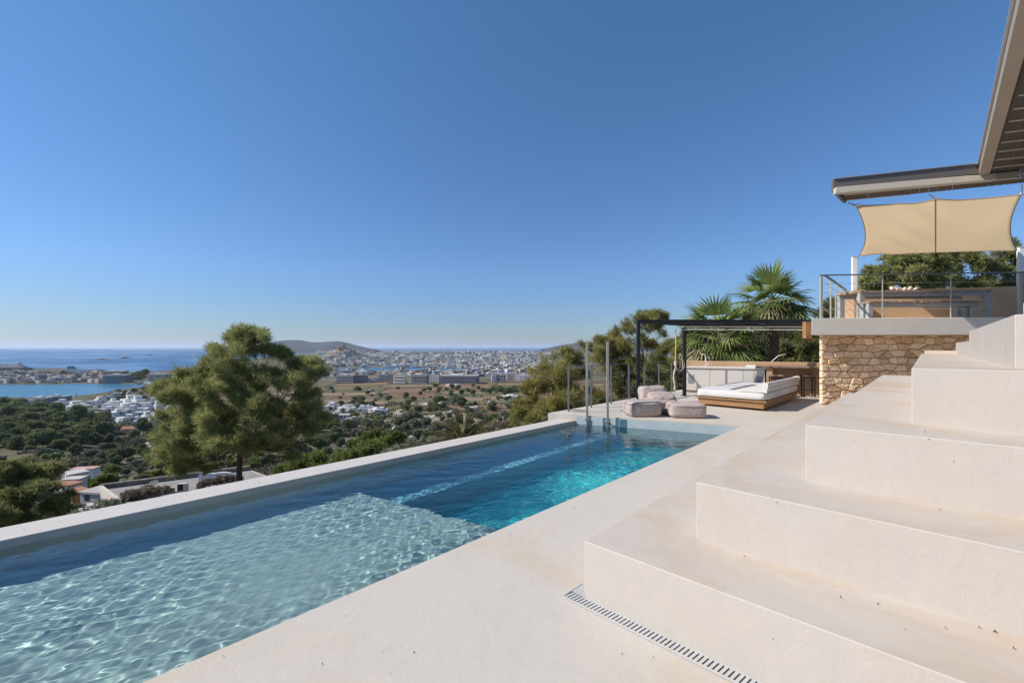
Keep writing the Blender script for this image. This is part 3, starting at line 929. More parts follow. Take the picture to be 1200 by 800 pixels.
def beanbags():
    def pouf(px, py, w, d, h, ang, seed, label):
        p = at(px, py, 0) + Vector((FWD[0], FWD[1], 0)) * d / 2
        root = thing('pouf', label, 'pouf', (p.x, p.y, 0), 'blush poufs on the deck')
        fr_ = frame((p.x, p.y, 0), TH + ang)
        V, F = soft(56, 30, w / 2, d / 2, h / 2, .42, .42, .035, seed)
        MB(fr_).add(V, F).build('cover', M_blush, root, smooth=True)
        m = MB(fr_)   # stitched gusset on the side and a handle
        m.tube([(math.copysign(abs(math.cos(a)) ** .42, math.cos(a)) * w / 2 * 1.0, math.copysign(abs(math.sin(a)) ** .42, math.sin(a)) * d / 2 * 1.0, h * .80) for a in [i * 2 * PI / 40 for i in range(41)]], .007, 5)
        m.build('piping', M_blush_band, root)
        m = MB(fr_).tube([(w / 2 * 1.0, -.06, h * .5), (w / 2 * 1.04, -.03, h * .62), (w / 2 * 1.04, .05, h * .62), (w / 2 * 1.0, .08, h * .5)], .012, 6)
        m.build('carry_loop', M_blush_band, root, smooth=True)
    pouf(757, 489, .73, .55, .34, R(2), 1, 'square blush pouf at the pool edge in front of the bean bag chair')
    pouf(810, 490.5, .76, .58, .31, R(-8), 2, 'square blush pouf on its own nearest the white daybed')
    p = at(779, 486, 0) + Vector((FWD[0], FWD[1], 0)) * .36
    root = thing('bean_bag', 'blush bean bag chair with slumped back beside the pergola post', 'bean bag', (p.x, p.y, 0))
    fr_ = frame((p.x, p.y, 0), TH + R(8))
    V, F = soft(64, 36, .35, .34, .17, .5, .5, .06, 5)
    MB(fr_).add(V, F).build('seat', M_blush, root, smooth=True)
    V, F = soft(64, 36, .33, .15, .27, .38, .5, .09, 8, False)
    m = MB(lambda a, b, c: fr_(a - .02, b + .20 + .30 * (c - .2), c * .95 + .06)).add(V, F)
    m.build('backrest', M_blush, root, smooth=True)
    V, F = soft(48, 24, .29, .21, .09, .55, .6, .12, 3, False)
    MB(lambda a, b, c: fr_(a + .03, b - .06, c + .26 + .25 * b)).add(V, F).build('front_roll', M_blush, root, smooth=True)
    V, F = soft(40, 16, .353, .343, .085, .35, .5, .02, 6)
    MB(fr_).add(V, F).build('base_panel', M_blush_band, root, smooth=True)
beanbags()

def daybed():
    o = at(897.7, 482.3, 0)
    root = thing('daybed', 'wide white upholstered daybed on a floating honey wood base', 'daybed', (o.x, o.y, 0))
    fr_ = frame((o.x, o.y, 0), R(89))         # a runs away along the pool, b runs left
    Ld, Wd = 3.25, 1.62
    MB(fr_).box(.04, Ld - .04, .06, Wd - .05, .05, .20).build('base', M_wood, root, bevel=.004)
    MB(fr_).box(.25, Ld - .25, .3, Wd - .3, 0, .05).build('plinth', M_dark, root)
    MB(fr_).box(-.01, Ld + .01, -.01, Wd + .01, .201, .235).build('platform', M_wood, root, bevel=.006)
    def cushion(a0, a1, b0, b1, z0, z1, name, seed):
        V, F = soft(72, 24, (a1 - a0) / 2, (b1 - b0) / 2, (z1 - z0) / 2, .22, .12, .012, seed, False)
        return MB(lambda a, b, c: fr_(a + (a0 + a1) / 2, b + (b0 + b1) / 2, c + z0)).add(V, F).build(name, M_linen, root, smooth=True)
    cushion(0.0, Ld, .0, Wd, .236, .435, 'mattress', 1)
    for q0, q1 in ((.32, 1.05), (1.12, 2.1)):
        MB(fr_).box(q0, q1, .80, .90, .425, .447).build('gap_shade_strip', M_gap_shade, root, bevel=.008)  # dark strips laid on top imitate a shaded gap along the mattress
    # sloping backrest cushions along the right side: two layers
    def wedge(a0, a1, prof, name):
        m = MB(fr_)
        n = 26
        V, F = [], []
        for i in range(n + 1):
            a = lerp(a0, a1, i / n)
            e = min(i, n - i)
            puff = 1 - .06 * math.exp(-e * 1.2) + .012 * math.sin(i * 1.9)
            for (b, z) in prof: V.append((a, b, lerp(prof[0][1], z, puff)))
        k = len(prof)
        for i in range(n):
            for j in range(k):
                F.append((i * k + j, (i + 1) * k + j, (i + 1) * k + (j + 1) % k, i * k + (j + 1) % k))
        F += [tuple(range(k - 1, -1, -1)), tuple(n * k + j for j in range(k))]
        m.add(V, F)
        o_ = m.build(name, M_linen, root, bevel=.02, seg=3)
        return o_
    wedge(.02, Ld - .02, [(-.005, .44), (.62, .44), (.60, .46), (.15, .54), (-.005, .54)], 'back_bolster')
    wedge(.03, Ld - .03, [(-.012, .543), (.20, .543), (.12, .64), (.03, .665), (-.012, .65)], 'back_cushion')
daybed()

# ---------------------------------------------------------------- terrain, sea, far hills
SEA = -108.5
AB = EYE - SEA            # eye above the sea
_r = np.array([0, 5, 7, 9, 12, 20, 30, 40, 60, 100, 150, 250, 400, 600, 800, 1000, 1300, 2000, 12000, 90000.])
_z = np.array([-3.4, -3.4, -3.6, -4.4, -6.0, -9.6, -13., -16., -21.5, -32, -43, -62, -80, -93, -99, -102.5, -105.2, -105.8, -106, -106.])

def smooth(x, a, b):
    t = np.clip((x - a) / (b - a), 0, 1)
    return t * t * (3 - 2 * t)

def vnoise(x, y, seed=0):
    """value noise, vectorised"""
    xi, yi = np.floor(x).astype(np.int64), np.floor(y).astype(np.int64)
    xf, yf = x - xi, y - yi
    def h(a, b):
        n = (a * 374761393 + b * 668265263 + seed * 974711) & 0x7fffffff
        n = ((n ^ (n >> 13)) * 1274126177) & 0x7fffffff
        return ((n ^ (n >> 16)) & 0xffff) / 65535.0
    u, v = xf * xf * (3 - 2 * xf), yf * yf * (3 - 2 * yf)
    return (h(xi, yi) * (1 - u) + h(xi + 1, yi) * u) * (1 - v) + (h(xi, yi + 1) * (1 - u) + h(xi + 1, yi + 1) * u) * v

# outline of the water as seen on a map: corners given as bearing (px) and range (py of the sea level plane)
BAY = [(-700, 452), (0, 450.6), (60, 450.2), (83, 449.6), (120, 449.4), (160, 449.9), (176, 451.0), (168, 453.5), (150, 456), (137, 457.6), (124, 461), (108, 463.2), (92, 464.8), (80, 466.6), (60, 467.5), (20, 467), (-700, 473)]
HARB = [(385, 431.6), (440, 430.8), (500, 431.0), (548, 431.8), (546, 433.6), (520, 435.6), (470, 435.2), (430, 435.0), (385, 435.2)]
OPEN = [(-900, 437.5), (-200, 436.5), (0, 434.0), (40, 433.2), (78, 432.6), (112, 434.0), (146, 436.0), (166, 437.4), (176, 436.2), (196, 434.0), (225, 431.0), (330, 415.5), (380, 412.9), (440, 411.6), (520, 411.2), (640, 411.2), (700, 411.0), (2200, 410.9), (2200, 400), (-900, 400)]

def inside(px, py, poly):
    c = np.zeros(px.shape, bool)
    n = len(poly)
    for i in range(n):
        (x0, y0), (x1, y1) = poly[i], poly[(i + 1) % n]
        if y0 == y1: continue
        c ^= ((y0 > py) != (y1 > py)) & (px < (x1 - x0) * (py - y0) / (y1 - y0) + x0)
    return c

def terr(X, F):
    X = np.asarray(X, float); F = np.asarray(F, float)
    r = np.hypot(X, F)
    z = np.interp(r, _r, _z)
    u = X / np.maximum(F, .1)
    # the slope climbs to the right, behind the terrace
    s = smooth(u, .42, .80) * (F > 0) + ((F <= 0) & (X > 0))
    zr = np.interp(r, [0, 9, 14, 25, 60, 400, 3000, 90000], [-3.4, -3.4, -1.2, 1.5, 6, 24, 40, 40])
    z = z * (1 - s) + zr * s
    # wooded knoll on the left
    px = 600 + FX * u
    z = z + 13 * np.exp(-((r - 600) / 150.) ** 2) * smooth(-px, -150, -40) * (F > 0)
    # old town hill
    z = z + 102 * np.exp(-np.abs((X - 2750 * (401 - 600) / FX) / 84.) ** 2.4 - np.abs((F - 2750) / 130.) ** 2.2) * (F > 2300) * (F < 3600)
    z = z + 30 * np.exp(-((X - 2750 * (428 - 600) / FX) / 90.) ** 2 - ((F - 2750) / 160.) ** 2) * (F > 2300)
    # undulation
    amp = np.clip((r - 30) / 200, 0, 1) * np.clip((1400 - r) / 600, 0.05, 1)
    z = z + amp * ((vnoise(X / 60 + 91, F / 60 + 17, 1) - .5) * 5 + (vnoise(X / 17, F / 17, 2) - .5) * 1.3)
    py0 = HY + FX * AB / np.maximum(F, 1)
    sea = (inside(px, py0, BAY) | inside(px, py0, HARB) | inside(px, py0, OPEN)) & (F > 300)
    sea |= (r > 45000)
    return np.where(sea, SEA - 6, np.maximum(z, SEA + .6))

def hit(px, py):
    """where a line of sight meets the terrain: plan coordinates"""
    Fs = np.geomspace(12, 30000, 2600)
    z = EYE - (py - HY) * Fs / FX
    t = terr((px - 600) / FX * Fs, Fs)
    below = np.nonzero(z <= np.maximum(t, SEA))[0]
    i = below[0] if len(below) else len(Fs) - 1
    F = Fs[i]
    X = (px - 600) / FX * F
    return X, F, float(max(terr(X, F), SEA))

def make_terrain():
    rows = np.concatenate([np.geomspace(2.5, 430, 150), FX * AB / (np.arange(535, 407.6, -.34) - HY)])
    rows = rows[rows < 15500]
    rows = np.unique(rows)
    pxs = np.concatenate([np.linspace(-1500, -60, 60), np.arange(-58, 700, 2.0), np.linspace(702, 2600, 140)])
    U = (pxs - 600) / FX
    F, UU = np.meshgrid(rows, U, indexing='ij')
    X = F * UU
    Z = terr(X, F)
    n0, n1 = len(rows), len(U)
    # colours of soil, dry grass, scrub and field plots
    a = R(9)
    gx, gy = X * math.cos(a) + F * math.sin(a), -X * math.sin(a) + F * math.cos(a)
    wob = (vnoise(X / 90, F / 90, 7) - .5) * 50
    ix, iy = np.floor((gx + wob) / 150).astype(int), np.floor((gy + wob * .6) / 74).astype(int)
    hsh = ((ix * 73856093) ^ (iy * 19349663)) & 1023
    pal = np.array([(.200, .120, .075), (.250, .155, .095), (.165, .105, .070), (.230, .180, .110), (.120, .120, .055), (.265, .185, .120), (.150, .135, .070), (.205, .130, .085)])
    plot = pal[hsh % 8]
    scrub = np.array((.095, .090, .052)); dry = np.array((.165, .135, .085)); dark = np.array((.060, .070, .036)); pale = np.array((.36, .29, .215))
    n1_ = vnoise(X / 26 + 5, F / 26, 3)[..., None]; n2_ = vnoise(X / 7, F / 7, 4)[..., None]; n3_ = vnoise(X / 70, F / 70, 5)[..., None]
    base = scrub * (1 - n1_) + dry * n1_
    base = base * (1 - .55 * (n2_ > .6)) + dark * .55 * (n2_ > .6)
    r = np.hypot(X, F)
    px = 600 + FX * UU
    fld = (smooth(r, 560, 700) * (1 - smooth(r, 1330, 1460)) * smooth(px, 215, 300))[..., None]
    edge = (np.abs(((gx + wob) / 150) % 1 - .5) > .46) | (np.abs(((gy + wob * .6) / 74) % 1 - .5) > .44)
    plot = np.where(edge[..., None], dark * .9 + .01, plot * (.85 + .3 * n2_))
    colr = base * (1 - fld) + plot * fld
    # pale earth banks in the middle distance, streets of the far town
    bank = (smooth(r, 330, 420) * (1 - smooth(r, 600, 680)))[..., None] * smooth(px, 300, 360)[..., None] * (n3_ > .52) * (n1_ > .45)
    colr = colr * (1 - .8 * bank) + pale * .8 * bank
    hill = (np.exp(-((X - 2750 * (402 - 600) / FX) / 200.) ** 2 - ((F - 2750) / 250.) ** 2) > .3)[..., None]
    colr = np.where(hill, dark * .8 + scrub * .4 * n2_, colr)
    town = (smooth(r, 1400, 1500) * (px > 360))[..., None]
    colr = colr * (1 - .6 * town) + (np.array((.17, .15, .125)) * (.6 + .8 * n1_)) * .6 * town
    beach = ((np.abs(Z - SEA) < 1.5))[..., None]
    colr = np.where(beach & (r[..., None] > 900), pale * .9, colr)
    C = np.concatenate([colr, np.ones(colr.shape[:2] + (1,))], -1).reshape(-1, 4)
    V = np.stack([X * RGT[0] + F * FWD[0], X * RGT[1] + F * FWD[1], Z], -1).reshape(-1, 3)
    idx = np.arange(n0 * n1).reshape(n0, n1)
    Q = np.stack([idx[:-1, :-1], idx[:-1, 1:], idx[1:, 1:], idx[1:, :-1]], -1).reshape(-1, 4)
    m = bpy.data.materials.new('dry_earth')
    n, l = nodes_of(m)
    p = n['Principled BSDF']; p.inputs['Roughness'].default_value = 0.95; p.inputs['Specular IOR Level'].default_value = .1
    at_ = n.new('ShaderNodeAttribute'); at_.attribute_name = 'ground_color'
    tc = n.new('ShaderNodeTexCoord')
    t = n.new('ShaderNodeTexNoise'); t.inputs['Scale'].default_value = .35; t.inputs['Detail'].default_value = 8; t.inputs['Roughness'].default_value = .75
    l.new(tc.outputs['Object'], t.inputs['Vector'])
    mr = n.new('ShaderNodeMapRange'); mr.inputs[1].default_value, mr.inputs[2].default_value = .3, .7; mr.inputs[3].default_value, mr.inputs[4].default_value = .6, 1.35
    l.new(t.outputs[0], mr.inputs[0])
    hs = n.new('ShaderNodeHueSaturation'); l.new(at_.outputs['Color'], hs.inputs['Color']); l.new(mr.outputs[0], hs.inputs['Value'])
    l.new(hs.outputs[0], p.inputs['Base Color'])
    o = link(bpy.data.objects.new('terrain', np_mesh('terrain', V, Q, m, smooth=True, colors=C)))
    tag(o, kind='structure')
make_terrain()

def make_sea():
    m = bpy.data.materials.new('sea_water')
    n, l = nodes_of(m)
    p = n['Principled BSDF']
    p.inputs['Roughness'].default_value = 0.4
    p.inputs['Specular IOR Level'].default_value = .3
    p.inputs['IOR'].default_value = 1.33
    tc = n.new('ShaderNodeTexCoord')
    mp = n.new('ShaderNodeMapping'); mp.inputs['Rotation'].default_value = (0, 0, -TH); mp.inputs['Scale'].default_value = (.0007, .0016, 1)
    l.new(tc.outputs['Object'], mp.inputs[0])
    t = n.new('ShaderNodeTexNoise'); t.inputs['Scale'].default_value = 1.0; t.inputs['Detail'].default_value = 6; t.inputs['Distortion'].default_value = .6
    l.new(mp.outputs[0], t.inputs['Vector'])
    mr = n.new('ShaderNodeMapRange'); mr.inputs[1].default_value, mr.inputs[2].default_value = .40, .66
    l.new(t.outputs[0], mr.inputs[0])
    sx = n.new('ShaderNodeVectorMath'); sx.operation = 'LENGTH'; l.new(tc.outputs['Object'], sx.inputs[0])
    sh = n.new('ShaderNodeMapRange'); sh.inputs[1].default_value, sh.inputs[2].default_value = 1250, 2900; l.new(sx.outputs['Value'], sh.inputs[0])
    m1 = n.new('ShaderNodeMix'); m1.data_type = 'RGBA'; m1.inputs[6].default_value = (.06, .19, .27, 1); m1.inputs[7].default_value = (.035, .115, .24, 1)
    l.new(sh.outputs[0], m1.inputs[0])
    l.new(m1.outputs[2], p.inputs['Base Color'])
    rr = n.new('ShaderNodeMapRange'); rr.inputs[3].default_value, rr.inputs[4].default_value = .22, .55; l.new(mr.outputs[0], rr.inputs[0])
    l.new(rr.outputs[0], p.inputs['Roughness'])
    w = n.new('ShaderNodeTexNoise'); w.inputs['Scale'].default_value = .09; w.inputs['Detail'].default_value = 5
    l.new(tc.outputs['Object'], w.inputs['Vector'])
    b = n.new('ShaderNodeBump'); b.inputs['Strength'].default_value = .5; b.inputs['Distance'].default_value = 2.0
    l.new(w.outputs[0], b.inputs['Height']); l.new(b.outputs[0], p.inputs['Normal'])
    N = 96
    V, F = [(0, 0, SEA)], []
    for i in range(N):
        a = 2 * PI * i / N
        V.append((62000 * math.cos(a), 62000 * math.sin(a), SEA))
        F.append((0, 1 + i, 1 + (i + 1) % N))
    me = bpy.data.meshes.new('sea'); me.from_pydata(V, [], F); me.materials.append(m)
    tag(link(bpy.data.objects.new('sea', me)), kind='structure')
make_sea()

def ridge(name, prof, F0, depth, col, kind='structure', seed=1):
    """a hill whose skyline passes through prof (px, py) at range F0"""
    pts = np.array(prof, float)
    pxs = np.linspace(pts[0, 0], pts[-1, 0], 140)
    top = EYE - (np.interp(pxs, pts[:, 0], pts[:, 1]) - HY) * F0 / FX
    ks = np.linspace(-1, 1, 25)
    V = []
    for j, k in enumerate(ks):
        F = F0 + k * depth
        env = np.cos(k * PI / 2) ** .8
        for i, p in enumerate(pxs):
            x = (p - 600) / FX * F0
            n = float(vnoise(np.array(x / (depth * .25) + 50), np.array(F / (depth * .25) + 9), seed)) - .5
            z = SEA - 8 + (top[i] - SEA + 8) * env * (1 + .5 * n * (1 - env) * 2)
            V.append(tuple(wp(x, F, z)))
    nx = len(pxs)
    Fc = [(j * nx + i, j * nx + i + 1, (j + 1) * nx + i + 1, (j + 1) * nx + i) for j in range(len(ks) - 1) for i in range(nx - 1)]
    me = bpy.data.meshes.new(name); me.from_pydata(V, [], Fc); me.materials.append(mat(name + '_tone', col, .95, col2=tuple(c * 1.7 for c in col), scale=.006, detail=8))
    me.polygons.foreach_set('use_smooth', [True] * len(Fc))
    return tag(link(bpy.data.objects.new(name, me)), kind=kind)
ridge('far_hills', [(290, 408), (305, 405), (318, 402), (328, 399.3), (340, 398.2), (352, 398.6), (364, 400.6), (376, 400.9), (388, 400.0), (396, 399.6), (404, 401), (412, 403.5), (420, 405.5), (430, 408), (438, 410)], 9500, 900, (.028, .036, .042))  # bluish base colour carries some of the distance haze
ridge('blue_hills', [(636, 409), (648, 406.4), (660, 404.2), (672, 402.0), (686, 400.4), (705, 400.5), (730, 402), (760, 403), (790, 402), (830, 402), (880, 405), (910, 409)], 11500, 1300, (.028, .036, .045), seed=4)  # blue of the far haze is mixed into this base colour too
isl = mat('island_rock', (.030, .030, .026), .95, col2=(.016, .02, .016), scale=.02)
for (x0, x1, py, h, lab) in ((110, 129, 421.6, 15, 'low dark rocky islet nearest the ferry, leftmost of three'), (139, 154, 419.8, 18, 'dark rocky islet in the open sea, middle of three'), (172.5, 180, 416.6, 14, 'smallest dark islet out at sea beside the pine crown')):
    F = FX * AB / (py - HY)
    m = MB()
    c = (x0 + x1) / 2
    ax = (x1 - x0) / 2 * F / FX
    ctr = wp((c - 600) * F / FX, F, SEA)
    V, Fc = [], []
    n = 24
    for j in range(5):
        for i in range(n):
            a = 2 * PI * i / n
            k = 1 - j / 4.3
            w = 1 + .25 * math.sin(3 * a + x0) + .12 * math.sin(7 * a)
            V.append(tuple(wp((c - 600) * F / FX + ax * k * math.cos(a) * (1 if j else 1.1), F + ax * .7 * k * math.sin(a) * w, SEA - 1 + (h + 1) * (j / 4) ** .7 * (.8 + .3 * math.sin(2 * a + x1)))))
        if j:
            Fc += [((j - 1) * n + i, (j - 1) * n + (i + 1) % n, j * n + (i + 1) % n, j * n + i) for i in range(n)]
    Fc.append(tuple(4 * n + i for i in range(n)))
    m.add(V, Fc)
    tag(m.build('rocky_islet', isl, base=(ctr.x, ctr.y, SEA)), lab, 'islet', 'islets in the open sea')
ridge('distant_island', [(158, 410.6), (166, 410.0), (180, 409.7), (200, 409.8), (222, 409.5), (240, 410.0), (262, 409.6), (280, 410.6)], 15000, 500, (.12, .10, .09), seed=9)

# ---------------------------------------------------------------- foliage meshes
def tufts(rng, C, N, n, length, width, up=.35, spread=1.0):
    """n needle blades per centre: C (K,3) centres, N (K,3) outward directions -> verts, tris, tint"""
    K = len(C)
    d = rng.normal(size=(K, n, 3)) * spread + N[:, None, :] * 1.1
    d[..., 2] += up
    d /= np.linalg.norm(d, axis=-1, keepdims=True) + 1e-9
    s = np.cross(d, rng.normal(size=(K, n, 3)))
    s /= np.linalg.norm(s, axis=-1, keepdims=True) + 1e-9
    L = length * rng.uniform(.6, 1.25, (K, n, 1)); Wd = width * rng.uniform(.7, 1.3, (K, n, 1))
    o = C[:, None, :] + d * L * .1
    a = o - s * Wd / 2; b = o + s * Wd / 2; c = o + d * L * .62 + s * Wd * .45; e = o + d * L
    V = np.stack([a, b, c, e], 2).reshape(-1, 3)
    i = np.arange(K * n) * 4
    Fq = np.stack([i, i + 1, i + 2, i + 3], -1)
    return V, Fq

def crown_cloud(rng, lobes, per_area, n, length, width, up=.35, flat=.78, gap=.42, freq=1.6, tint_base=.45, sat=0):
    """leaf tufts on and inside ellipsoidal lobes [(centre, radius)] -> arrays"""
    Vs, Fs, Ts, b = [], [], [], 0
    if sat:
        extra = []
        for (c, r) in lobes:
            for k in range(sat):
                d = rng.normal(size=3); d[2] = abs(d[2]) * .8 - .15; d /= np.linalg.norm(d)
                q = r * rng.uniform(.30, .48)
                extra.append((tuple(np.array(c) + d * r * rng.uniform(.75, 1.08) * np.array((1, 1, flat))), q))
        lobes = [(c, r * .80) for c, r in lobes] + extra
    for (c, r) in lobes:
        c = np.array(c)
        K = max(8, int(per_area * r * r * 4))
        d = rng.normal(size=(K, 3)); d /= np.linalg.norm(d, axis=1, keepdims=True)
        rad = r * (1 - rng.random(K) ** 2 * .55)
        wob = 1 + .28 * (vnoise(d[:, 0] * 2.2 + c[0], d[:, 1] * 2.2 + d[:, 2] * 1.7 + c[1], 3) - .5) * 2
        P = c + d * (rad * wob)[:, None] * np.array((1, 1, flat))
        g = vnoise(P[:, 0] * freq + P[:, 2] * .9, P[:, 1] * freq + P[:, 2] * freq, 5) * .6 + vnoise(P[:, 0] * freq * 2.3 + 9, P[:, 1] * freq * 2.3 + P[:, 2] * freq * 2.1, 8) * .4
        keep = (g > gap) & ((d[:, 2] > -.75) | (rng.random(K) < .35))
        P, d = P[keep], d[keep]
        if not len(P): continue
        V, F = tufts(rng, P, d * .55, n, length, width, up)
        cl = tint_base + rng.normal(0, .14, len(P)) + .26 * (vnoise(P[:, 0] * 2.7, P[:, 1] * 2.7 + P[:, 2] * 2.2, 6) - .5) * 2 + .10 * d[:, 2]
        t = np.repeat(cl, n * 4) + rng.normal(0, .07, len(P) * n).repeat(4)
        Vs.append(V); Fs.append(F + b); Ts.append(np.clip(t, 0, 1)); b += len(V)
    return np.concatenate(Vs), np.concatenate(Fs), np.concatenate(Ts)

def pine(label, F0, base_px, lobes, trunk_r=.16, seed=1, material=None, dens=150, n=7, ln=.22, wd=.026, bark=None, group=None, name='pine_tree', cat='tree', gap=.42, lean=0.0, hub_py=None, twigs=5, z_base=None, tint=.45, up=.35, sat=5, freq=2.3):
    """lobes: (px, py, radius px, depth offset)"""
    rng = np.random.default_rng(seed)
    r = random.Random(seed)
    X0 = (base_px - 600) * F0 / FX
    zb = float(terr(X0, F0)) - .2 if z_base is None else z_base
    base = wp(X0, F0, zb)
    root = thing(name, label, cat, tuple(base), group)
    L = []
    for (px, py, rp, dF) in lobes:
        c = atF(px, py, F0) + Vector((FWD[0], FWD[1], 0)) * dF
        L.append((c, rp * F0 / FX))
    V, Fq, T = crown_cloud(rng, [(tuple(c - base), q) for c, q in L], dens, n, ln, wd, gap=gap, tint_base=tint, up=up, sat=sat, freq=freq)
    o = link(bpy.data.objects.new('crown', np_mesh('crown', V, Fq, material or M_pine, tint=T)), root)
    zs = [c.z for c, _ in L]
    top = max(zs)
    hub_z = min(zs) if hub_py is None else EYE - (hub_py - HY) * F0 / FX
    m = MB()
    tops = [base]
    nseg = 9
    mean = sum((c for c, _ in L), Vector()) / len(L)
    tip = Vector((lerp(base.x, mean.x, .9), lerp(base.y, mean.y, .9), top))
    for i in range(1, nseg + 1):
        t = i / nseg
        p = base.lerp(Vector((tip.x, tip.y, lerp(base.z, tip.z, t))), t)
        p.z = lerp(base.z, tip.z, t)
        p.x += .10 * math.sin(3 * t + seed) * trunk_r * 6; p.y += .10 * math.cos(2.6 * t + seed) * trunk_r * 6
        tops.append(p)
    rad = [trunk_r * (1.25 if i == 0 else 1) * (1 - .88 * (i / nseg) ** 1.1) for i in range(nseg + 1)]
    m.tube(tops, rad, 9)
    for c, q in L:
        zt = min(max(hub_z, c.z - 1.1 * (Vector((c.x - tops[0].x, c.y - tops[0].y, 0)).length) * .8 - .2), top - .2)
        t = (zt - base.z) / (tip.z - base.z)
        i = min(nseg - 1, max(0, int(t * nseg)))
        s = tops[i].lerp(tops[i + 1], t * nseg - i)
        mid = s.lerp(c, .5) + Vector((r.uniform(-.15, .15), r.uniform(-.15, .15), -.12 * (c - s).length))
        r0 = max(.02, trunk_r * (1 - .8 * t) * .34)
        m.tube([s, s.lerp(mid, .55), mid, mid.lerp(c, .6), c], [r0, r0 * .85, r0 * .62, r0 * .45, r0 * .25], 6)
        for k in range(twigs):
            d = Vector((r.gauss(0, 1), r.gauss(0, 1), r.gauss(.2, .7))).normalized()
            e = c + d * q * .92
            st = mid.lerp(c, r.uniform(.3, 1))
            m.tube([st, st.lerp(e, .5) + Vector((0, 0, -.06 * q)), e], [r0 * .34, r0 * .24, .006], 4)
    m.build('trunk', bark or M_bark, root, smooth=True)
    return root

# the big pine beyond the coping
pine('broad Aleppo pine with a clear brown trunk standing alone beyond the pool coping', 19.0, 282,
     [(290, 392, 15, 0), (272, 398, 13, .6), (307, 400, 16, -.5), (252, 412, 11, .4), (316, 416, 15, .4), (288, 414, 20, -.8), (266, 424, 17, -1.0), (242, 428, 12, .2),
      (232, 440, 16, -.4), (220, 446, 12, .5), (300, 436, 20, -1.2), (322, 442, 17, .2), (343, 430, 14, .8), (357, 428, 13, .3), (366, 440, 13, -.4), (352, 448, 15, -.9), (376, 436, 8, .2),
      (256, 446, 20, .6), (232, 458, 18, -1.2), (216, 464, 15, -.4), (207, 476, 11, .4), (208, 490, 12, -.8), (214, 484, 18, .9), (240, 480, 20, -.3), (268, 466, 20, 1.4),
      (284, 454, 20, -1.7), (310, 468, 20, -1.2), (336, 470, 18, -1.5), (358, 468, 15, .4), (374, 478, 11, -.4), (384, 486, 9, -.9), (344, 490, 17, .5), (318, 494, 20, 1.4), (366, 500, 12, -.6),
      (292, 486, 22, -1.8), (264, 494, 20, -1.4), (236, 502, 18, .5), (212, 506, 16, -1.0), (208, 514, 11, .3), (222, 524, 15, -1.5), (246, 522, 16, -.9), (266, 520, 14, .9), (212, 534, 11, -.6), (226, 542, 12, -.3), (250, 540, 11, .6),
      (310, 516, 14, -.9), (336, 512, 14, -.4), (352, 520, 10, .7), (201, 542, 9, .5), (212, 550, 9, -.2), (300, 530, 9, 1.2), (318, 530, 13, 1.5), (338, 530, 11, 1.2), (356, 524, 9, .6), (302, 545, 9, 1.8), (262, 546, 9, 1.6), (326, 545, 8, 1.4), (236, 553, 8, .6), (276, 508, 15, -2), (300, 506, 15, -2.2), (322, 505, 14, -2), (346, 500, 12, -1.6), (330, 486, 14, -2), (254, 512, 13, -2)],
     trunk_r=.20, seed=3, dens=330, n=7, ln=.27, wd=.020, gap=.50, hub_py=520, tint=.68, sat=6)
pine('leafy pine cut by the left edge beyond the coping', 23.0, 30,
     [(10, 566, 22, 0), (34, 558, 20, .6), (22, 548, 12, -.4), (52, 572, 17, -.5), (2, 588, 24, -.8), (30, 592, 22, -1.2), (60, 594, 16, .3), (-20, 574, 26, 0), (48, 606, 14, -.8), (16, 612, 20, -.6), (-16, 606, 24, -.8), (72, 582, 9, 0), (8, 552, 12, .8), (76, 600, 9, .2)],
     trunk_r=.18, seed=8, dens=260, n=7, ln=.24, wd=.034, material=M_pine, tint=.52, gap=.40)
# pines below the lounging deck
gp = 'pines beyond the deck railing'
pine('yellow green pine nearest the valley, bushy down to the pool coping', 17.0, 640,
     [(662, 418, 12, 0), (648, 424, 12, .5), (676, 424, 12, .3), (634, 436, 12, -.3), (656, 440, 15, -.8), (682, 442, 14, .4), (640, 454, 15, .5), (622, 456, 10, -.2), (664, 460, 16, -.8), (616, 472, 11, .4), (640, 476, 15, -.8), (666, 482, 15, .3), (690, 462, 14, .6), (606, 484, 11, 0), (626, 494, 13, -.5), (650, 498, 13, -.2), (602, 498, 9, .2), (614, 506, 9, -.4), (690, 482, 12, .6), (684, 500, 10, .4), (636, 512, 11, .3), (664, 512, 11, .3)],
     trunk_r=.15, seed=12, dens=420, n=7, ln=.23, wd=.018, material=M_pine_yellow, group=gp, gap=.42, bark=M_grey_bark, twigs=9, tint=.58)
pine('rounded pine behind the steel grab poles with yellow green crown', 20.0, 700,
     [(690, 408, 10, 0), (704, 404, 12, .4), (720, 404, 11, -.3), (698, 418, 13, -.6), (716, 420, 14, .5), (732, 414, 11, .3), (706, 434, 14, -.4), (728, 434, 13, .4), (742, 428, 10, -.2), (716, 450, 14, -.5), (738, 448, 13, .5), (726, 464, 13, -.4), (704, 466, 12, .4), (746, 464, 10, 0)],
     trunk_r=.14, seed=21, dens=400, n=7, ln=.23, wd=.018, material=M_pine_yellow, group=gp, gap=.42, bark=M_grey_bark, twigs=10, tint=.47)
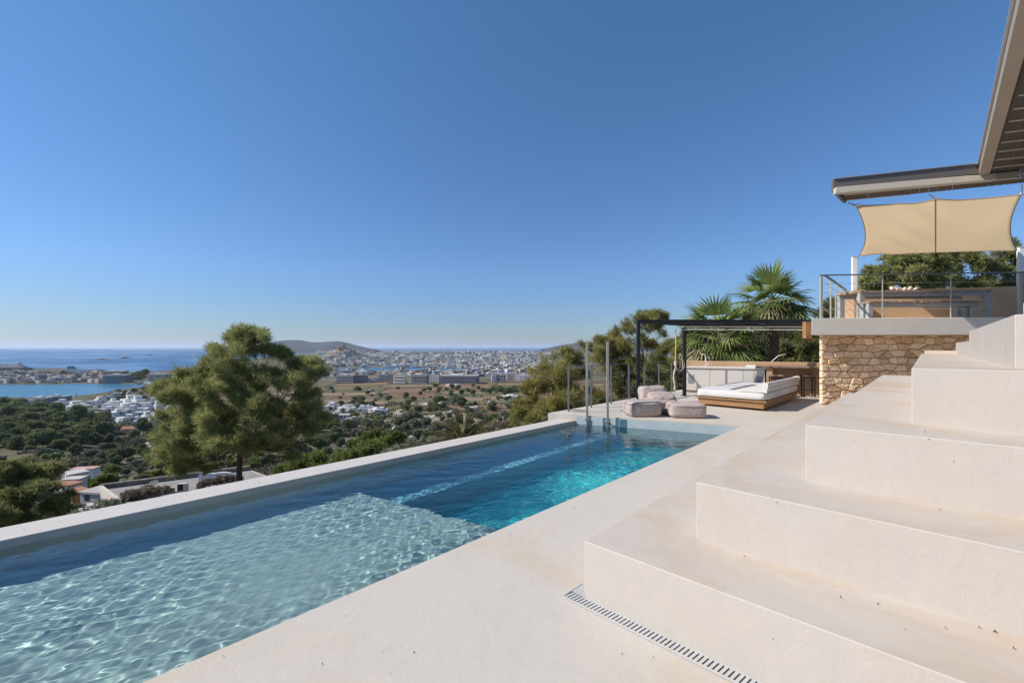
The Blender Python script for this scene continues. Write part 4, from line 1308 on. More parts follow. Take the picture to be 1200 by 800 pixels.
pine('tallest sparse pine rising behind the front pergola post', 22.0, 772,
     [(768, 369, 8, 0), (758, 371, 9, .4), (748, 376, 8, -.3), (778, 374, 8, .2), (742, 386, 8, .5), (730, 386, 9, -.4), (722, 394, 7, .2), (760, 384, 11, -.5), (776, 392, 9, .4), (746, 400, 10, -.4), (734, 404, 9, .5), (764, 404, 9, .6), (716, 398, 6, .3), (752, 420, 9, -.4), (772, 424, 8, .3), (760, 440, 8, 0)],
     trunk_r=.15, seed=33, dens=330, n=7, ln=.24, wd=.019, material=M_pine_yellow, group=gp, gap=.47, bark=M_grey_bark, twigs=12, tint=.42)
pine('dark trunked pine between the two pergola posts', 24.0, 763,
     [(786, 404, 8, 0), (776, 412, 9, .5), (794, 414, 9, -.4), (804, 404, 8, .3), (784, 428, 10, -.3), (800, 432, 10, .4), (770, 438, 9, .4), (788, 446, 10, -.3), (760, 452, 10, .3), (776, 460, 10, -.2), (796, 454, 9, 0), (776, 432, 13, .8), (792, 440, 13, .4), (760, 434, 11, .9), (806, 428, 10, .5), (808, 446, 11, .8), (782, 456, 12, .9), (758, 446, 11, .9)],
     trunk_r=.16, seed=41, dens=340, n=7, ln=.25, wd=.021, material=M_pine, group=gp, gap=.46, twigs=9, tint=.5)
pine('low shrubby pine filling the gap under the deck railing', 18.5, 716,
     [(690, 476, 12, 0), (712, 478, 13, -.3), (734, 476, 12, .3), (754, 472, 11, -.2), (700, 494, 12, 0), (724, 492, 12, 0), (772, 470, 10, .3), (676, 496, 12, 0), (744, 458, 11, .5), (760, 462, 11, .8), (780, 458, 11, .9), (790, 468, 10, .6), (766, 446, 10, 1.2), (786, 442, 9, 1.2)],
     trunk_r=.10, seed=52, dens=400, n=7, ln=.2, wd=.023, material=M_pine, group=gp, gap=.44, bark=M_grey_bark, twigs=10, tint=.42)
# pines above the terrace
gt = 'pines behind the terrace'
pine('dense green pine behind the terrace parapet, rounded left side', 24.0, 1075,
     [(1090, 290, 16, 0), (1068, 298, 15, .5), (1050, 308, 14, -.4), (1032, 320, 12, .4), (1018, 332, 9, 0), (1080, 314, 17, -.7), (1104, 306, 16, .4), (1056, 326, 16, -.5), (1036, 338, 13, .3), (1090, 332, 17, -.4), (1112, 326, 14, .2), (1070, 340, 15, 0), (1016, 344, 8, .2)],
     trunk_r=.2, seed=61, dens=190, n=7, ln=.30, wd=.042, material=M_pine, group=gt, gap=.36, tint=.62)
pine('sparser pine behind the terrace beside the right sail post', 25.0, 1140,
     [(1130, 300, 12, 0), (1150, 296, 11, .4), (1172, 296, 12, -.3), (1190, 302, 12, .2), (1122, 316, 12, .4), (1144, 314, 12, -.4), (1164, 314, 12, .3), (1186, 320, 12, 0), (1134, 332, 12, .2), (1158, 332, 12, -.2), (1180, 336, 12, 0), (1206, 312, 13, 0), (1210, 330, 13, 0)],
     trunk_r=.22, seed=67, dens=170, n=7, ln=.28, wd=.036, material=M_pine, group=gt, gap=.46, twigs=9, tint=.5)
pine('dark green pine behind the bar, right of the palm trunk', 25.0, 935,
     [(926, 394, 12, 0), (944, 388, 12, .4), (938, 404, 13, -.4), (956, 400, 12, .2), (920, 410, 12, .3), (944, 418, 13, -.3), (962, 416, 12, 0), (926, 424, 12, .3), (970, 384, 11, .6), (978, 366, 10, .6), (990, 356, 9, .8), (984, 376, 10, .4)],
     trunk_r=.16, seed=71, dens=190, n=7, ln=.30, wd=.042, material=M_pine, group=gt, gap=.38, tint=.42, z_base=-1.0)
pine('bushy green tree behind the kitchen counter under the leaning palm', 26.0, 850,
     [(812, 396, 13, 0), (834, 392, 13, .4), (856, 394, 13, -.3), (876, 398, 13, .3), (820, 412, 13, -.3), (844, 412, 14, .3), (868, 414, 13, 0), (890, 412, 13, .3), (808, 424, 12, 0), (886, 426, 12, .2), (850, 426, 12, .3), (906, 402, 10, .8)],
     trunk_r=.15, seed=77, dens=190, n=7, ln=.30, wd=.044, material=M_pine, group=gt, gap=.38, tint=.38, z_base=-1.2)

# ---------------------------------------------------------------- palms
def fan_palm(label, F0, px, py, trunk_bottom_z, leaf, nleaf, seed, trunk_r=.17, skirt=26, spread=1.0, squash=1.0):
    rng = random.Random(seed)
    c = atF(px, py, F0)
    root = thing('fan_palm', label, 'palm', (c.x, c.y, trunk_bottom_z), 'fan palms behind the kitchen')
    m = MB()
    n = 12
    m.tube([Vector((c.x + .05 * math.sin(i), c.y + .05 * math.cos(i * 1.3), lerp(trunk_bottom_z, c.z, i / n))) for i in range(n + 1)], [trunk_r * (1.25 if i == 0 else 1.0 + .07 * math.sin(i * 2.4)) for i in range(n + 1)], 12)
    m.build('trunk', M_palm_bark, root, smooth=True)
    green, dry = MB(), MB()
    def fan(mb, az, el, L, petiole, blades, droop, w, tint):
        d = Vector((math.cos(az) * math.cos(el), math.sin(az) * math.cos(el), math.sin(el)))
        s = Vector((-math.sin(az), math.cos(az), 0))
        u = s.cross(d) * -1
        if u.z < 0: u = -u
        p0 = c + Vector((0, 0, rng.uniform(-.12, .12)))
        hub = p0 + d * petiole + Vector((0, 0, -droop * .15 * petiole))
        mb.tint = tint * .8
        mb.tube([p0, p0.lerp(hub, .5) + Vector((0, 0, .04)), hub], [.022, .018, .012], 5)
        roll = rng.uniform(-.5, .5)
        s2 = s * math.cos(roll) + u * math.sin(roll); u2 = u * math.cos(roll) - s * math.sin(roll)
        for b in range(blades):
            t = b / (blades - 1) * 2 - 1
            a = t * R(80)
            bd_ = (d * math.cos(a) + s2 * math.sin(a)).normalized()
            ll = L * (1 - .30 * abs(t) ** 1.5) * rng.uniform(.9, 1.08)
            q = bd_.cross(u2).normalized()
            mb.tint = min(1, max(0, tint + rng.gauss(0, .12)))
            pts = []
            for k, f in enumerate((0, .35, .65, .86, 1.0)):
                pp = hub + bd_ * ll * f + u2 * (.10 * ll * (1 - (t) ** 2) * f * 0) - Vector((0, 0, droop * ll * f * f * (.35 + .3 * rng.random())))
                pts.append(pp)
            ws = [w * .5, w * 1.0, w * .75, w * .4, .004]
            vs = []
            for pp, ww in zip(pts, ws):
                vs += [pp - q * ww + u2 * ww * .35, pp, pp + q * ww + u2 * ww * .35]
            fs = []
            for k in range(4):
                i = k * 3
                fs += [(i, i + 1, i + 4, i + 3), (i + 1, i + 2, i + 5, i + 4)]
            mb.add(vs, fs)
    for i in range(nleaf):
        az = i * 2.399 + rng.uniform(-.2, .2)
        f = i / nleaf
        el = lerp(R(80), R(-30), f ** .75) * squash + rng.uniform(-.1, .1)
        fan(green, az, el, leaf * rng.uniform(.85, 1.1), leaf * rng.uniform(.6, .95) * spread, 18, .25 + .65 * f, .036 * leaf, .8 - .45 * f)
    for i in range(skirt):
        az = i * 2.399 + 1 + rng.uniform(-.3, .3)
        el = R(rng.uniform(-72, 0))
        fan(dry, az, el, leaf * rng.uniform(.6, .95), leaf * rng.uniform(.3, .75), 14, .85, .028 * leaf, rng.uniform(.2, .9))
    green.build('frond_crown', M_palm, root, tint=True)
    dry.build('dead_skirt', M_palm_dry, root, tint=True)
    return root
fan_palm('tall fan palm with thick brown trunk and pale dead skirt above the bar', 19.5, 905, 352, -.8, 1.14, 30, 5, trunk_r=.27, skirt=60)
fan_palm('shorter leaning fan palm with drooping leaves behind the pergola back beam', 18.5, 842, 392, -1.2, 1.25, 28, 9, trunk_r=.2, skirt=56)

def date_palm(label, F0, px, py, leaf, nleaf, seed):
    rng = random.Random(seed)
    c = atF(px, py, F0)
    root = thing('young_date_palm', label, 'palm', (c.x, c.y, c.z - 2.4))
    MB().tube([(c.x, c.y, c.z - 2.5), (c.x, c.y, c.z - 1), (c.x, c.y, c.z)], [.2, .2, .16], 10).build('trunk', M_palm_bark, root, smooth=True)
    g = MB()
    for i in range(nleaf):
        f = (i + .5) / nleaf
        az = i * 2.399
        el = lerp(R(86), R(10), f)
        L = leaf * rng.uniform(.8, 1.1)
        d = Vector((math.cos(az) * math.cos(el), math.sin(az) * math.cos(el), math.sin(el)))
        s = Vector((-math.sin(az), math.cos(az), 0))
        pts = [c + d * L * t - Vector((0, 0, .34 * L * t * t * math.cos(el) ** .5)) for t in [k / 10 for k in range(11)]]
        g.tint = rng.uniform(.2, .5)
        g.tube(pts, [.014 * (1 - k / 12) for k in range(11)], 4)
        for k in range(1, 30):
            t = k / 30
            j = min(9, int(t * 10)); p = pts[j].lerp(pts[j + 1], t * 10 - j)
            tan = (pts[j + 1] - pts[j]).normalized()
            up = s.cross(tan); up = up if up.z > 0 else -up
            ll = L * .26 * math.sin(PI * min(1, .12 + t * .92)) + .03
            g.tint = min(1, max(0, rng.gauss(.5, .2)))
            for sg in (-1, 1):
                e = p + (tan * .80 + s * sg * .55 + up * .35).normalized() * ll
                w = tan.cross(e - p).normalized() * .008
                mid = p.lerp(e, .4)
                g.add([p, mid + w, e, mid - w], [(0, 1, 2, 3)])
    g.build('fronds', M_date, root, tint=True)
date_palm('young date palm with arching feathery fronds just behind the coping', 10.5, 541, 519, .92, 44, 3)

# shrubs growing up to the coping
def shrub(label, F0, lobes, seed, material, dens=160, ln=.12, wd=.03, name='shrub', group=None, tint=.5, n=6):
    px = sum(l[0] for l in lobes) / len(lobes)
    return pine(label, F0, px, lobes, trunk_r=.05, seed=seed, material=material, dens=dens, n=n, ln=ln, wd=wd, name=name, cat='shrub', bark=M_grey_bark, group=group, gap=.36, tint=tint, twigs=5)
shrub('pale green spurge shrub by the coping left of the date palm', 11.5, [(470, 527, 9, 0), (484, 522, 8, .2), (456, 531, 8, -.1), (496, 521, 7, .3), (505, 519, 5, .2)], 5, M_olive, 260, .13, .03, tint=.8)
shrub('brownish low shrub under the date palm fronds by the coping', 12.0, [(508, 522, 8, 0), (524, 516, 8, .3), (560, 508, 8, 0), (576, 504, 8, .3), (590, 500, 8, 0)], 6, M_dry, 200, .13, .03, tint=.35)
shrub('round green bush beyond the coping right of the big pine', 24.0, [(400, 540, 14, 0), (420, 534, 14, .5), (438, 526, 14, 0), (384, 550, 13, -.4), (410, 552, 14, 0), (446, 540, 12, 0)], 7, M_bush, 150, .2, .05, tint=.40)
shrub('yellowish green bush directly behind the coping middle', 15.0, [(398, 556, 8, 0), (412, 552, 8, .2), (428, 546, 8, 0), (374, 562, 8, 0), (440, 541, 7, 0)], 9, M_olive, 170, .16, .035, tint=.5)
shrub('dark bush beyond the coping below the far villas', 28.0, [(340, 552, 13, 0), (358, 544, 13, .3), (372, 536, 12, 0), (352, 560, 12, 0), (326, 560, 10, 0)], 10, M_bush, 140, .24, .05, tint=.35)
shrub('leafy bush between the pine and the palm above the coping', 30.0, [(466, 512, 9, 0), (450, 518, 10, 0), (434, 514, 10, .5), (420, 520, 11, 0)], 14, M_bush, 140, .24, .05, tint=.25)
shrub('scrubby bush in the lower left corner by the coping', 17.0, [(96, 602, 8, 0), (108, 596, 8, .3), (84, 607, 7, 0), (120, 594, 6, .2), (132, 591, 5, .1)], 15, M_olive, 200, .14, .03, tint=.45)

# ---------------------------------------------------------------- valley: woods, houses, town, ships
rng0 = random.Random(2024)

def tree_variant(seed, material, lobes_n=7, wide=1.0, tall=1.0, leaf=.62, count=90, tint=.45, gap=.30, trunk=True):
    """a tree about 7 m wide and 6.5 m tall: crown mesh and trunk mesh"""
    rng = np.random.default_rng(seed); r = random.Random(seed)
    L = []
    for i in range(lobes_n):
        a = i * 2.4 + r.uniform(-.4, .4); q = r.uniform(.2, 2.1) * wide
        L.append(((q * math.cos(a), q * math.sin(a), (3.2 + r.uniform(-.9, 1.7) - .25 * q) * tall), r.uniform(1.0, 1.6)))
    V, F, T = crown_cloud(rng, L, count / 4, 3, leaf * 1.3, leaf * .7, gap=gap, freq=.6, tint_base=tint)
    crown = np_mesh('crown', V, F, material, tint=T)
    m = MB().tube([(0, 0, -1.5), (.1, 0, 1.2), (.05, .1, 3.4 * tall)], [.22, .17, .06], 6)
    for c, q in L[:4]: m.tube([(.08, .03, 1.6 * tall), c], [.09, .03], 4)
    me = bpy.data.meshes.new('trunk'); me.from_pydata(m.v, [], m.f); me.materials.append(M_bark)
    return crown, me

def put_tree(var, X, F, z, s, rz, label, name, group, cat='tree', sz=1.0):
    p = wp(X, F, z)
    root = thing(name, label, cat, tuple(p), group, rz)
    root.scale = (s, s, s * sz)
    for me in var:
        o = bpy.data.objects.new(me.name, me); link(o, root)
    return root

pines = [tree_variant(100 + i, M_far_pine, 7 + i % 3, tint=.40 + .06 * i) for i in range(5)]
olives = [tree_variant(200 + i, M_olive, 5 + i % 3, wide=.9, tall=.75, tint=.30 + .07 * i) for i in range(4)]
greens = [tree_variant(300 + i, M_bush, 6, tint=.25 + .1 * i, tall=.9) for i in range(3)]

def in_poly(poly):
    xs = [p[0] for p in poly]; ys = [p[1] for p in poly]
    while True:
        x, y = rng0.uniform(min(xs), max(xs)), rng0.uniform(min(ys), max(ys))
        if inside(np.array([x]), np.array([y]), poly)[0]: return x, y

def scatter(poly, n, kinds, w0, w1, label, name, group, cat='tree', mind=.5):
    done = []
    tries = 0
    while len(done) < n and tries < n * 30:
        tries += 1
        x, y = in_poly(poly)
        w = rng0.uniform(w0, w1)
        if any(abs(x - a) < mind * (w + c) / 2 and abs(y - b) < mind * (w + c) / 5 for a, b, c in done): continue
        done.append((x, y, w))
        X, F, z = hit(x, y)
        if z <= SEA + .2: continue
        put_tree(rng0.choice(kinds), X, F, z - .2, w * F / FX / 6.4, rng0.uniform(0, 6.28), label, name, group, cat, rng0.uniform(.85, 1.15))

scatter([(-60, 482), (-20, 478), (30, 480), (60, 487), (95, 494), (122, 497), (128, 508), (112, 520), (70, 528), (-60, 528)], 115, pines, 13, 24, 'dark green pine among the close wood on the valley knoll', 'pine_tree', 'pines of the knoll wood', mind=.55)
scatter([(-40, 528), (70, 528), (126, 510), (190, 505), (186, 530), (150, 552), (100, 548), (-40, 560)], 42, olives + pines[:2], 9, 18, 'grey green scrubby tree on the open slope below the wood', 'olive_tree', 'trees of the open slope')
scatter([(120, 552), (180, 545), (240, 540), (330, 535), (330, 550), (260, 549), (190, 560), (130, 575)], 30, greens + olives, 10, 20, 'fresh green bush behind the neighbour flat roof', 'bush', 'bushes behind the flat roof', 'bush')
scatter([(370, 500), (470, 492), (560, 498), (600, 500), (590, 512), (520, 520), (440, 532), (350, 552), (330, 545)], 70, olives + greens[:1] + pines[:3], 9, 20, 'dark scrubby tree among the earth banks of the near plain', 'carob_tree', 'trees of the near plain', mind=.4)
scatter([(380, 472), (600, 468), (612, 492), (560, 498), (470, 492), (375, 500)], 62, olives + pines, 5, 13, 'small dark tree between the villas and brown fields', 'field_tree', 'trees between the fields', mind=.4)
scatter([(384, 456), (622, 452), (622, 470), (384, 474)], 62, pines + olives, 3, 7.5, 'tiny dark tree in a hedge across the brown fields', 'hedge_tree', 'trees of the field hedges', mind=.3)
for k in range(30):
    x, y = 566 + k * 1.9 + rng0.uniform(-1, 1), 459.5 + rng0.uniform(-1.5, 2) - k * .05
    X, F, z = hit(x, y); put_tree(rng0.choice(pines), X, F, z, rng0.uniform(5, 7.5) * F / FX / 6.4, rng0.uniform(0, 6), 'dark tree of the grove where the fields meet the white blocks', 'grove_tree', 'trees of the dark grove')
scatter([(98, 466), (140, 459), (190, 455), (206, 462), (200, 472), (110, 474), (84, 472)], 42, olives + pines[:2], 3.5, 8, 'small scrub tree on the shore meadow by the bay', 'shore_tree', 'trees by the bay', mind=.3)
scatter([(0, 437), (115, 437), (115, 449), (0, 449)], 26, pines, 2.5, 5, 'tiny dark tree between the roofs of the peninsula', 'peninsula_tree', 'trees of the peninsula', mind=.3)
scatter([(150, 440), (170, 438), (172, 446), (156, 447)], 9, pines, 5, 8, 'dark pine on the headland left of the grey hotel', 'headland_pine', 'pines of the headland', mind=.3)
X, F, z = hit(136, 545)
put_tree(tree_variant(900, M_far_pine, 9, wide=1.15, leaf=.42, count=200, tint=.4), X, F, z, 25 * F / FX / 7, 1.0, 'round dark pine standing alone with a visible trunk on the slope', 'pine_tree', None)

# small palms down the hill
def small_palm_mesh():
    r = random.Random(3)
    g = MB(); t = MB().tube([(0, 0, -1), (0, 0, 4.6)], [.2, .16], 7)
    for i in range(34):
        az, el = i * 2.4, lerp(R(75), R(-50), i / 34)
        d = Vector((math.cos(az) * math.cos(el), math.sin(az) * math.cos(el), math.sin(el))); s = Vector((-math.sin(az), math.cos(az), 0))
        o = Vector((0, 0, 4.6)); e = o + d * 1.7 - Vector((0, 0, .35)); m_ = o + d * .9
        g.tint = r.uniform(.1, .95)
        g.add([o, m_ - s * .42, e, m_ + s * .42], [(0, 1, 2, 3)])
    a = bpy.data.meshes.new('frond_crown'); a.from_pydata([tuple(p) for p in g.v], [], g.f); a.materials.append(M_palm)
    at_ = a.attributes.new('tint', 'FLOAT', 'POINT'); at_.data.foreach_set('value', g.t)
    b = bpy.data.meshes.new('trunk'); b.from_pydata([tuple(p) for p in t.v], [], t.f); b.materials.append(M_palm_bark)
    return a, b
sp = small_palm_mesh()
for (x, y, h) in ((52, 549, 19), (57, 548, 17), (62, 549, 20), (67, 547, 17)):
    X, F, z = hit(x, y); put_tree(sp, X, F, z, h * F / FX / 6.0, x, 'small palm in the row on the scrubby slope under the wood', 'small_palm', 'palms on the slope', 'palm')
for (x, y, h) in ((101, 592, 30), (107, 590, 32), (112, 588, 27), (96, 588, 26), (117, 584, 24)):
    X, F, z = hit(x, y); put_tree(sp, X, F, z, h * F / FX / 6.0, x, 'garden palm between the orange house and the flat roof', 'garden_palm', 'palms by the orange house', 'palm')

# facades
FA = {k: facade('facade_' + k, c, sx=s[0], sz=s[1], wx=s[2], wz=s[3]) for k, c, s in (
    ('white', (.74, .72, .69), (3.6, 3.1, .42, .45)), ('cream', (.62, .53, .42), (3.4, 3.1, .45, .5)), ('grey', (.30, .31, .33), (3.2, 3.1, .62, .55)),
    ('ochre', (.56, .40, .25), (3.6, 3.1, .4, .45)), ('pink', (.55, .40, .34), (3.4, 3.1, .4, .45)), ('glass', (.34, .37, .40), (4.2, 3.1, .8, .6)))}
M_roof_far = mat('flat_roof_grey', (.40, .37, .34), .9, var=.2, scale=.4)
M_tile_roof = mat('terracotta_tiles', (.36, .16, .09), .9, var=.25, scale=3)
M_hwhite = mat('lime_white_wall', (.76, .74, .71), .85, var=.08, scale=.6)
M_htan = mat('sand_wall', (.52, .40, .28), .85, var=.1, scale=.6)
M_glass = mat('dark_window', (.025, .03, .04), .15)
M_terrace = mat('roof_terrace', (.50, .46, .42), .9, var=.15, scale=.6)

def block_mesh(name, w, d, h, m_wall, r, penthouse=True, parts=1):
    """long block with a set back top storey; origin at the base centre"""
    b = MB().box(-w / 2, w / 2, -d / 2, d / 2, -4, h)
    if penthouse:
        a = r.uniform(-.3, .1) * w
        b.box(a, a + w * r.uniform(.25, .4), -d * .3, d * .35, h - .01, h + r.uniform(2, 3.2))
    b.box(-w / 2 - .15, w / 2 + .15, -d / 2 - .15, -d / 2 + .15, h - .02, h + .9)
    b.box(-w / 2 - .15, -w / 2 + .15, -d / 2 + .16, d / 2 + .15, h - .02, h + .9)
    me = bpy.data.meshes.new(name); me.from_pydata(b.v, [], b.f); me.materials.append(m_wall)
    return me

kinds = ['white'] * 6 + ['cream'] * 4 + ['grey'] * 3 + ['ochre', 'pink', 'glass']
rb = random.Random(77)
far_meshes = {}
for k in set(kinds):
    far_meshes[k] = [block_mesh('far_block', 20 * rb.uniform(.8, 1.3), 13, 13 * rb.uniform(.8, 1.5), FA[k], rb) for _ in range(3)]

def put_block(me, x, y, wpx, hpx, label, name, group, cat='building', rz=None, w0=20., h0=13.):
    X, F, z = hit(x, y)
    if z <= SEA + .2: return None
    o = bpy.data.objects.new(name, me); link(o)
    p = wp(X, F, z)
    o.location = p
    s = wpx * F / FX / w0
    o.scale = (s, s, hpx * F / FX / h0)
    o.rotation_euler = (0, 0, TH + (rz if rz is not None else rb.choice([R(8), R(-14), R(30)]) + rb.uniform(-.08, .08)))
    return tag(o, label, cat, group)

# the dense town beyond the harbour: the blocks that show largest one by one, the rest as one mass
rows = []
for i in range(1900):
    y = 431.4 - 17.8 * rb.random() ** .75 if i < 1500 else rb.uniform(431, 441)
    x = rb.uniform(372, 662)
    if y > 428 and x < 380: continue
    rows.append((y, x))
rows.sort(reverse=True)
masses = {c_: MB() for c_ in ('white', 'cream', 'grey', 'pink')}
n_ind = 0
for (y, x) in rows:
    k = rb.choice(kinds)
    w, h = rb.uniform(2.6, 7.0), rb.uniform(1.5, 3.6)
    if inside(np.array([x]), np.array([y]), HARB)[0]: continue
    if n_ind < 270:
        if put_block(rb.choice(far_meshes[k]), x, y, w, h, 'pale block in the dense far town beyond the harbour', 'town_block', 'blocks of the far town'): n_ind += 1
    else:
        X, F, z = hit(x, y)
        if z <= SEA + .2: continue
        p = wp(X, F)
        mass = masses[k if k in masses else 'cream']
        mass.fr = frame((p.x, p.y, z), TH + rb.uniform(-.3, .4))
        ww, hh = w * F / FX, h * F / FX
        mass.box(-ww / 2, ww / 2, -ww * .3, ww * .3, -4, hh)
for c_, mass in masses.items():
    mass.fr = None
    tag(mass.build('far_suburb', FA[c_], base=tuple(wp(-400, 6000, SEA + 2))), kind='stuff')
# old town on its hill
for i in range(58):
    x, y = rb.gauss(403, 11), 0
    y = 405.5 + abs(x - 402) * .40 + rb.uniform(0, 13)
    if y > 429: continue
    k = rb.choice(['cream', 'ochre', 'ochre', 'pink', 'cream', 'grey', 'white'])
    put_block(rb.choice(far_meshes[k]), x, y, rb.uniform(2.4, 5), rb.uniform(1.8, 3), 'sand coloured house heaped on the old town hill', 'old_town_house', 'houses of the old town hill', 'house')
put_block(block_mesh('citadel', 20, 13, 9, FA['ochre'], rb), 399, 406, 12, 2.2, 'long sandy citadel crowning the old town hill', 'citadel', None, 'citadel', rz=R(5), h0=9)
put_block(block_mesh('bell_tower', 5, 5, 16, FA['cream'], rb, False), 403, 405.6, 1.5, 3.4, 'slim bell tower on top of the old town hill', 'bell_tower', None, 'tower', rz=0, w0=5, h0=16)

# the row of large blocks along the edge of the fields, each with balcony bands
def apartment(label, x, y, wpx, hpx, col, rz=0.0, bands=3, name='apartment_block', group='apartment blocks at the field edge', cat='apartment block', depth=.45, whiteend=False):
    X, F, z = hit(x, y)
    w, h = wpx * F / FX, hpx * F / FX
    p = wp(X, F, z)
    root = thing(name, label, cat, tuple(p), group)
    fr_ = frame((p.x, p.y, z), TH + rz)
    d = max(12, w * depth)
    MB(fr_).box(-w / 2, w / 2, 0, d, -3, h).build('wall', FA[col], root)
    MB(fr_).box(-w / 2 - .3, w / 2 + .3, -.3, d + .3, h + .003, h + .8).build('roof', M_roof_far, root)
    MB(fr_).box(-w * .22, w * .1, d * .2, d * .7, h + .802, h + 3.4).build('penthouse', FA['white'], root)
    for i in range(bands):
        zz = h * (i + .25) / bands
        MB(fr_).box(-w * .47, w * .47, -1.3, -.01, zz + h / bands * .10, zz + h / bands * .34).build('balcony', M_hwhite if col in ('white', 'cream') else M_roof_far, root)
    if whiteend:
        MB(fr_).box(-w / 2 - .6, -w / 2 - .004, -.2, d + .2, -3, h + .4).build('end_wall', M_hwhite, root)
    return root
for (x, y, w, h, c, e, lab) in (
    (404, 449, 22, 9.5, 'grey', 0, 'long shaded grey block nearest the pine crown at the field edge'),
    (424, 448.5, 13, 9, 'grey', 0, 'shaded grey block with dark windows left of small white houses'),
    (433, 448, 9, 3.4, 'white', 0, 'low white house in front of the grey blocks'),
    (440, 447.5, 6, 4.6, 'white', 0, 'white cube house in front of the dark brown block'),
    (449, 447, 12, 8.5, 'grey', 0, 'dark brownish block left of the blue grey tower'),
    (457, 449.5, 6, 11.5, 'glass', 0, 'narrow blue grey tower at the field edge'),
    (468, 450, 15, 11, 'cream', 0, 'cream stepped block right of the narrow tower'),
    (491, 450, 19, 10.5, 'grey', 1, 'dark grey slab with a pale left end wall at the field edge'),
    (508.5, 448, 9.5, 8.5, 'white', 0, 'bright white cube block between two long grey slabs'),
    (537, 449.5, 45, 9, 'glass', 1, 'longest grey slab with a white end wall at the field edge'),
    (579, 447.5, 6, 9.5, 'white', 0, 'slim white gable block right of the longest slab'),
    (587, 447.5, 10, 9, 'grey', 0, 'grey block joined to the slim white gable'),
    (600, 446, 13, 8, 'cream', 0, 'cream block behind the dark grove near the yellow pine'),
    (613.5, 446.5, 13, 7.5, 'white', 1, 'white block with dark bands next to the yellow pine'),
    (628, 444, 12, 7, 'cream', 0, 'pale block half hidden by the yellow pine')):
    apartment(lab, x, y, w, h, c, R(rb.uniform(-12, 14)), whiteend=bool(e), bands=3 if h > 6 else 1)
for (x, y, w, h, c) in ((424, 437.5, 10, 2.6, 'white'), (436, 437.3, 9, 2.2, 'white'), (452, 437.4, 12, 2.4, 'cream'), (474, 437.5, 9, 3.6, 'cream'), (486, 437.6, 10, 3, 'pink'), (497, 437.8, 9, 3.2, 'ochre'), (512, 438, 10, 3, 'white'), (527, 438, 13, 3.2, 'cream'), (543, 437.6, 12, 2.8, 'white'), (556, 436.4, 12, 4, 'grey'), (570, 437, 12, 3.4, 'cream'), (584, 436.6, 12, 3, 'white'), (598, 436, 13, 3.2, 'white'), (612, 436.5, 11, 3.2, 'cream'), (626, 436, 12, 3, 'white'), (640, 437, 12, 3.6, 'grey'), (392, 440, 9, 3, 'cream'), (401, 437, 8, 2.6, 'white'), (412, 438, 9, 3, 'grey'), (562, 441, 9, 3, 'grey'), (632, 452, 12, 4, 'grey')):
    put_block(rb.choice(far_meshes[c]), x, y, w, h, 'pale warehouse or block along the near side of the harbour', 'harbour_block', 'blocks along the harbour')

# peninsula, bay and shore
for i in range(150):
    y = rb.uniform(437.2, 449.2); x = rb.uniform(-8, 122)
    k = rb.choice(['white', 'white', 'cream', 'pink', 'pink', 'ochre', 'grey'])
    put_block(rb.choice(far_meshes[k]), x, y, rb.uniform(3, 8), rb.uniform(1.8, 3.4), 'low pale house of the crowded peninsula across the bay', 'peninsula_house', 'houses of the peninsula', 'house')
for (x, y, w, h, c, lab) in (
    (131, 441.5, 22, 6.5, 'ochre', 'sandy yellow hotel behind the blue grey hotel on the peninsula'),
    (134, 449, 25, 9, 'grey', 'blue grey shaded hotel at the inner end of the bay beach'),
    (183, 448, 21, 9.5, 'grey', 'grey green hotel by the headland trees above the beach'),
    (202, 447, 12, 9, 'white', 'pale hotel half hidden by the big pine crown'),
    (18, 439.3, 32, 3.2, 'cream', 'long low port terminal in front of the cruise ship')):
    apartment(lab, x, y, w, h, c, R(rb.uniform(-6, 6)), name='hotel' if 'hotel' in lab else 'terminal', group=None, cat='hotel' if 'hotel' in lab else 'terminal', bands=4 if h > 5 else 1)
for (x, y, w, h) in ((166, 450.6, 4, 1.6), (172, 450, 5, 2), (178, 450.4, 7, 2.2), (184, 451, 6, 1.8), (188, 453, 8, 2), (180, 455, 5, 2.4), (163, 449.3, 4, 1.3), (136, 464, 10, 3), (129, 466, 6, 1.8), (150, 461, 5, 1.6), (194, 458, 7, 2.6), (156, 458, 5, 1.5)):
    put_block(rb.choice(far_meshes['white']), x, y, w, h, 'small white beach building by the bay', 'beach_house', 'beach buildings by the bay', 'house')
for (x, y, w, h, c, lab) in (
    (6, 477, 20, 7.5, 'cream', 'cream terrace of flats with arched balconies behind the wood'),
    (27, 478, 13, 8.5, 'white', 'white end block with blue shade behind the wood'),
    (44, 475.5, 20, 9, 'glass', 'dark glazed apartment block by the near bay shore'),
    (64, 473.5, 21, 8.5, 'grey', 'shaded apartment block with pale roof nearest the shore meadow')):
    apartment(lab, x, y, w, h, c, R(rb.uniform(-8, 8)), name='shore_apartments', group='apartments by the near shore', bands=4)

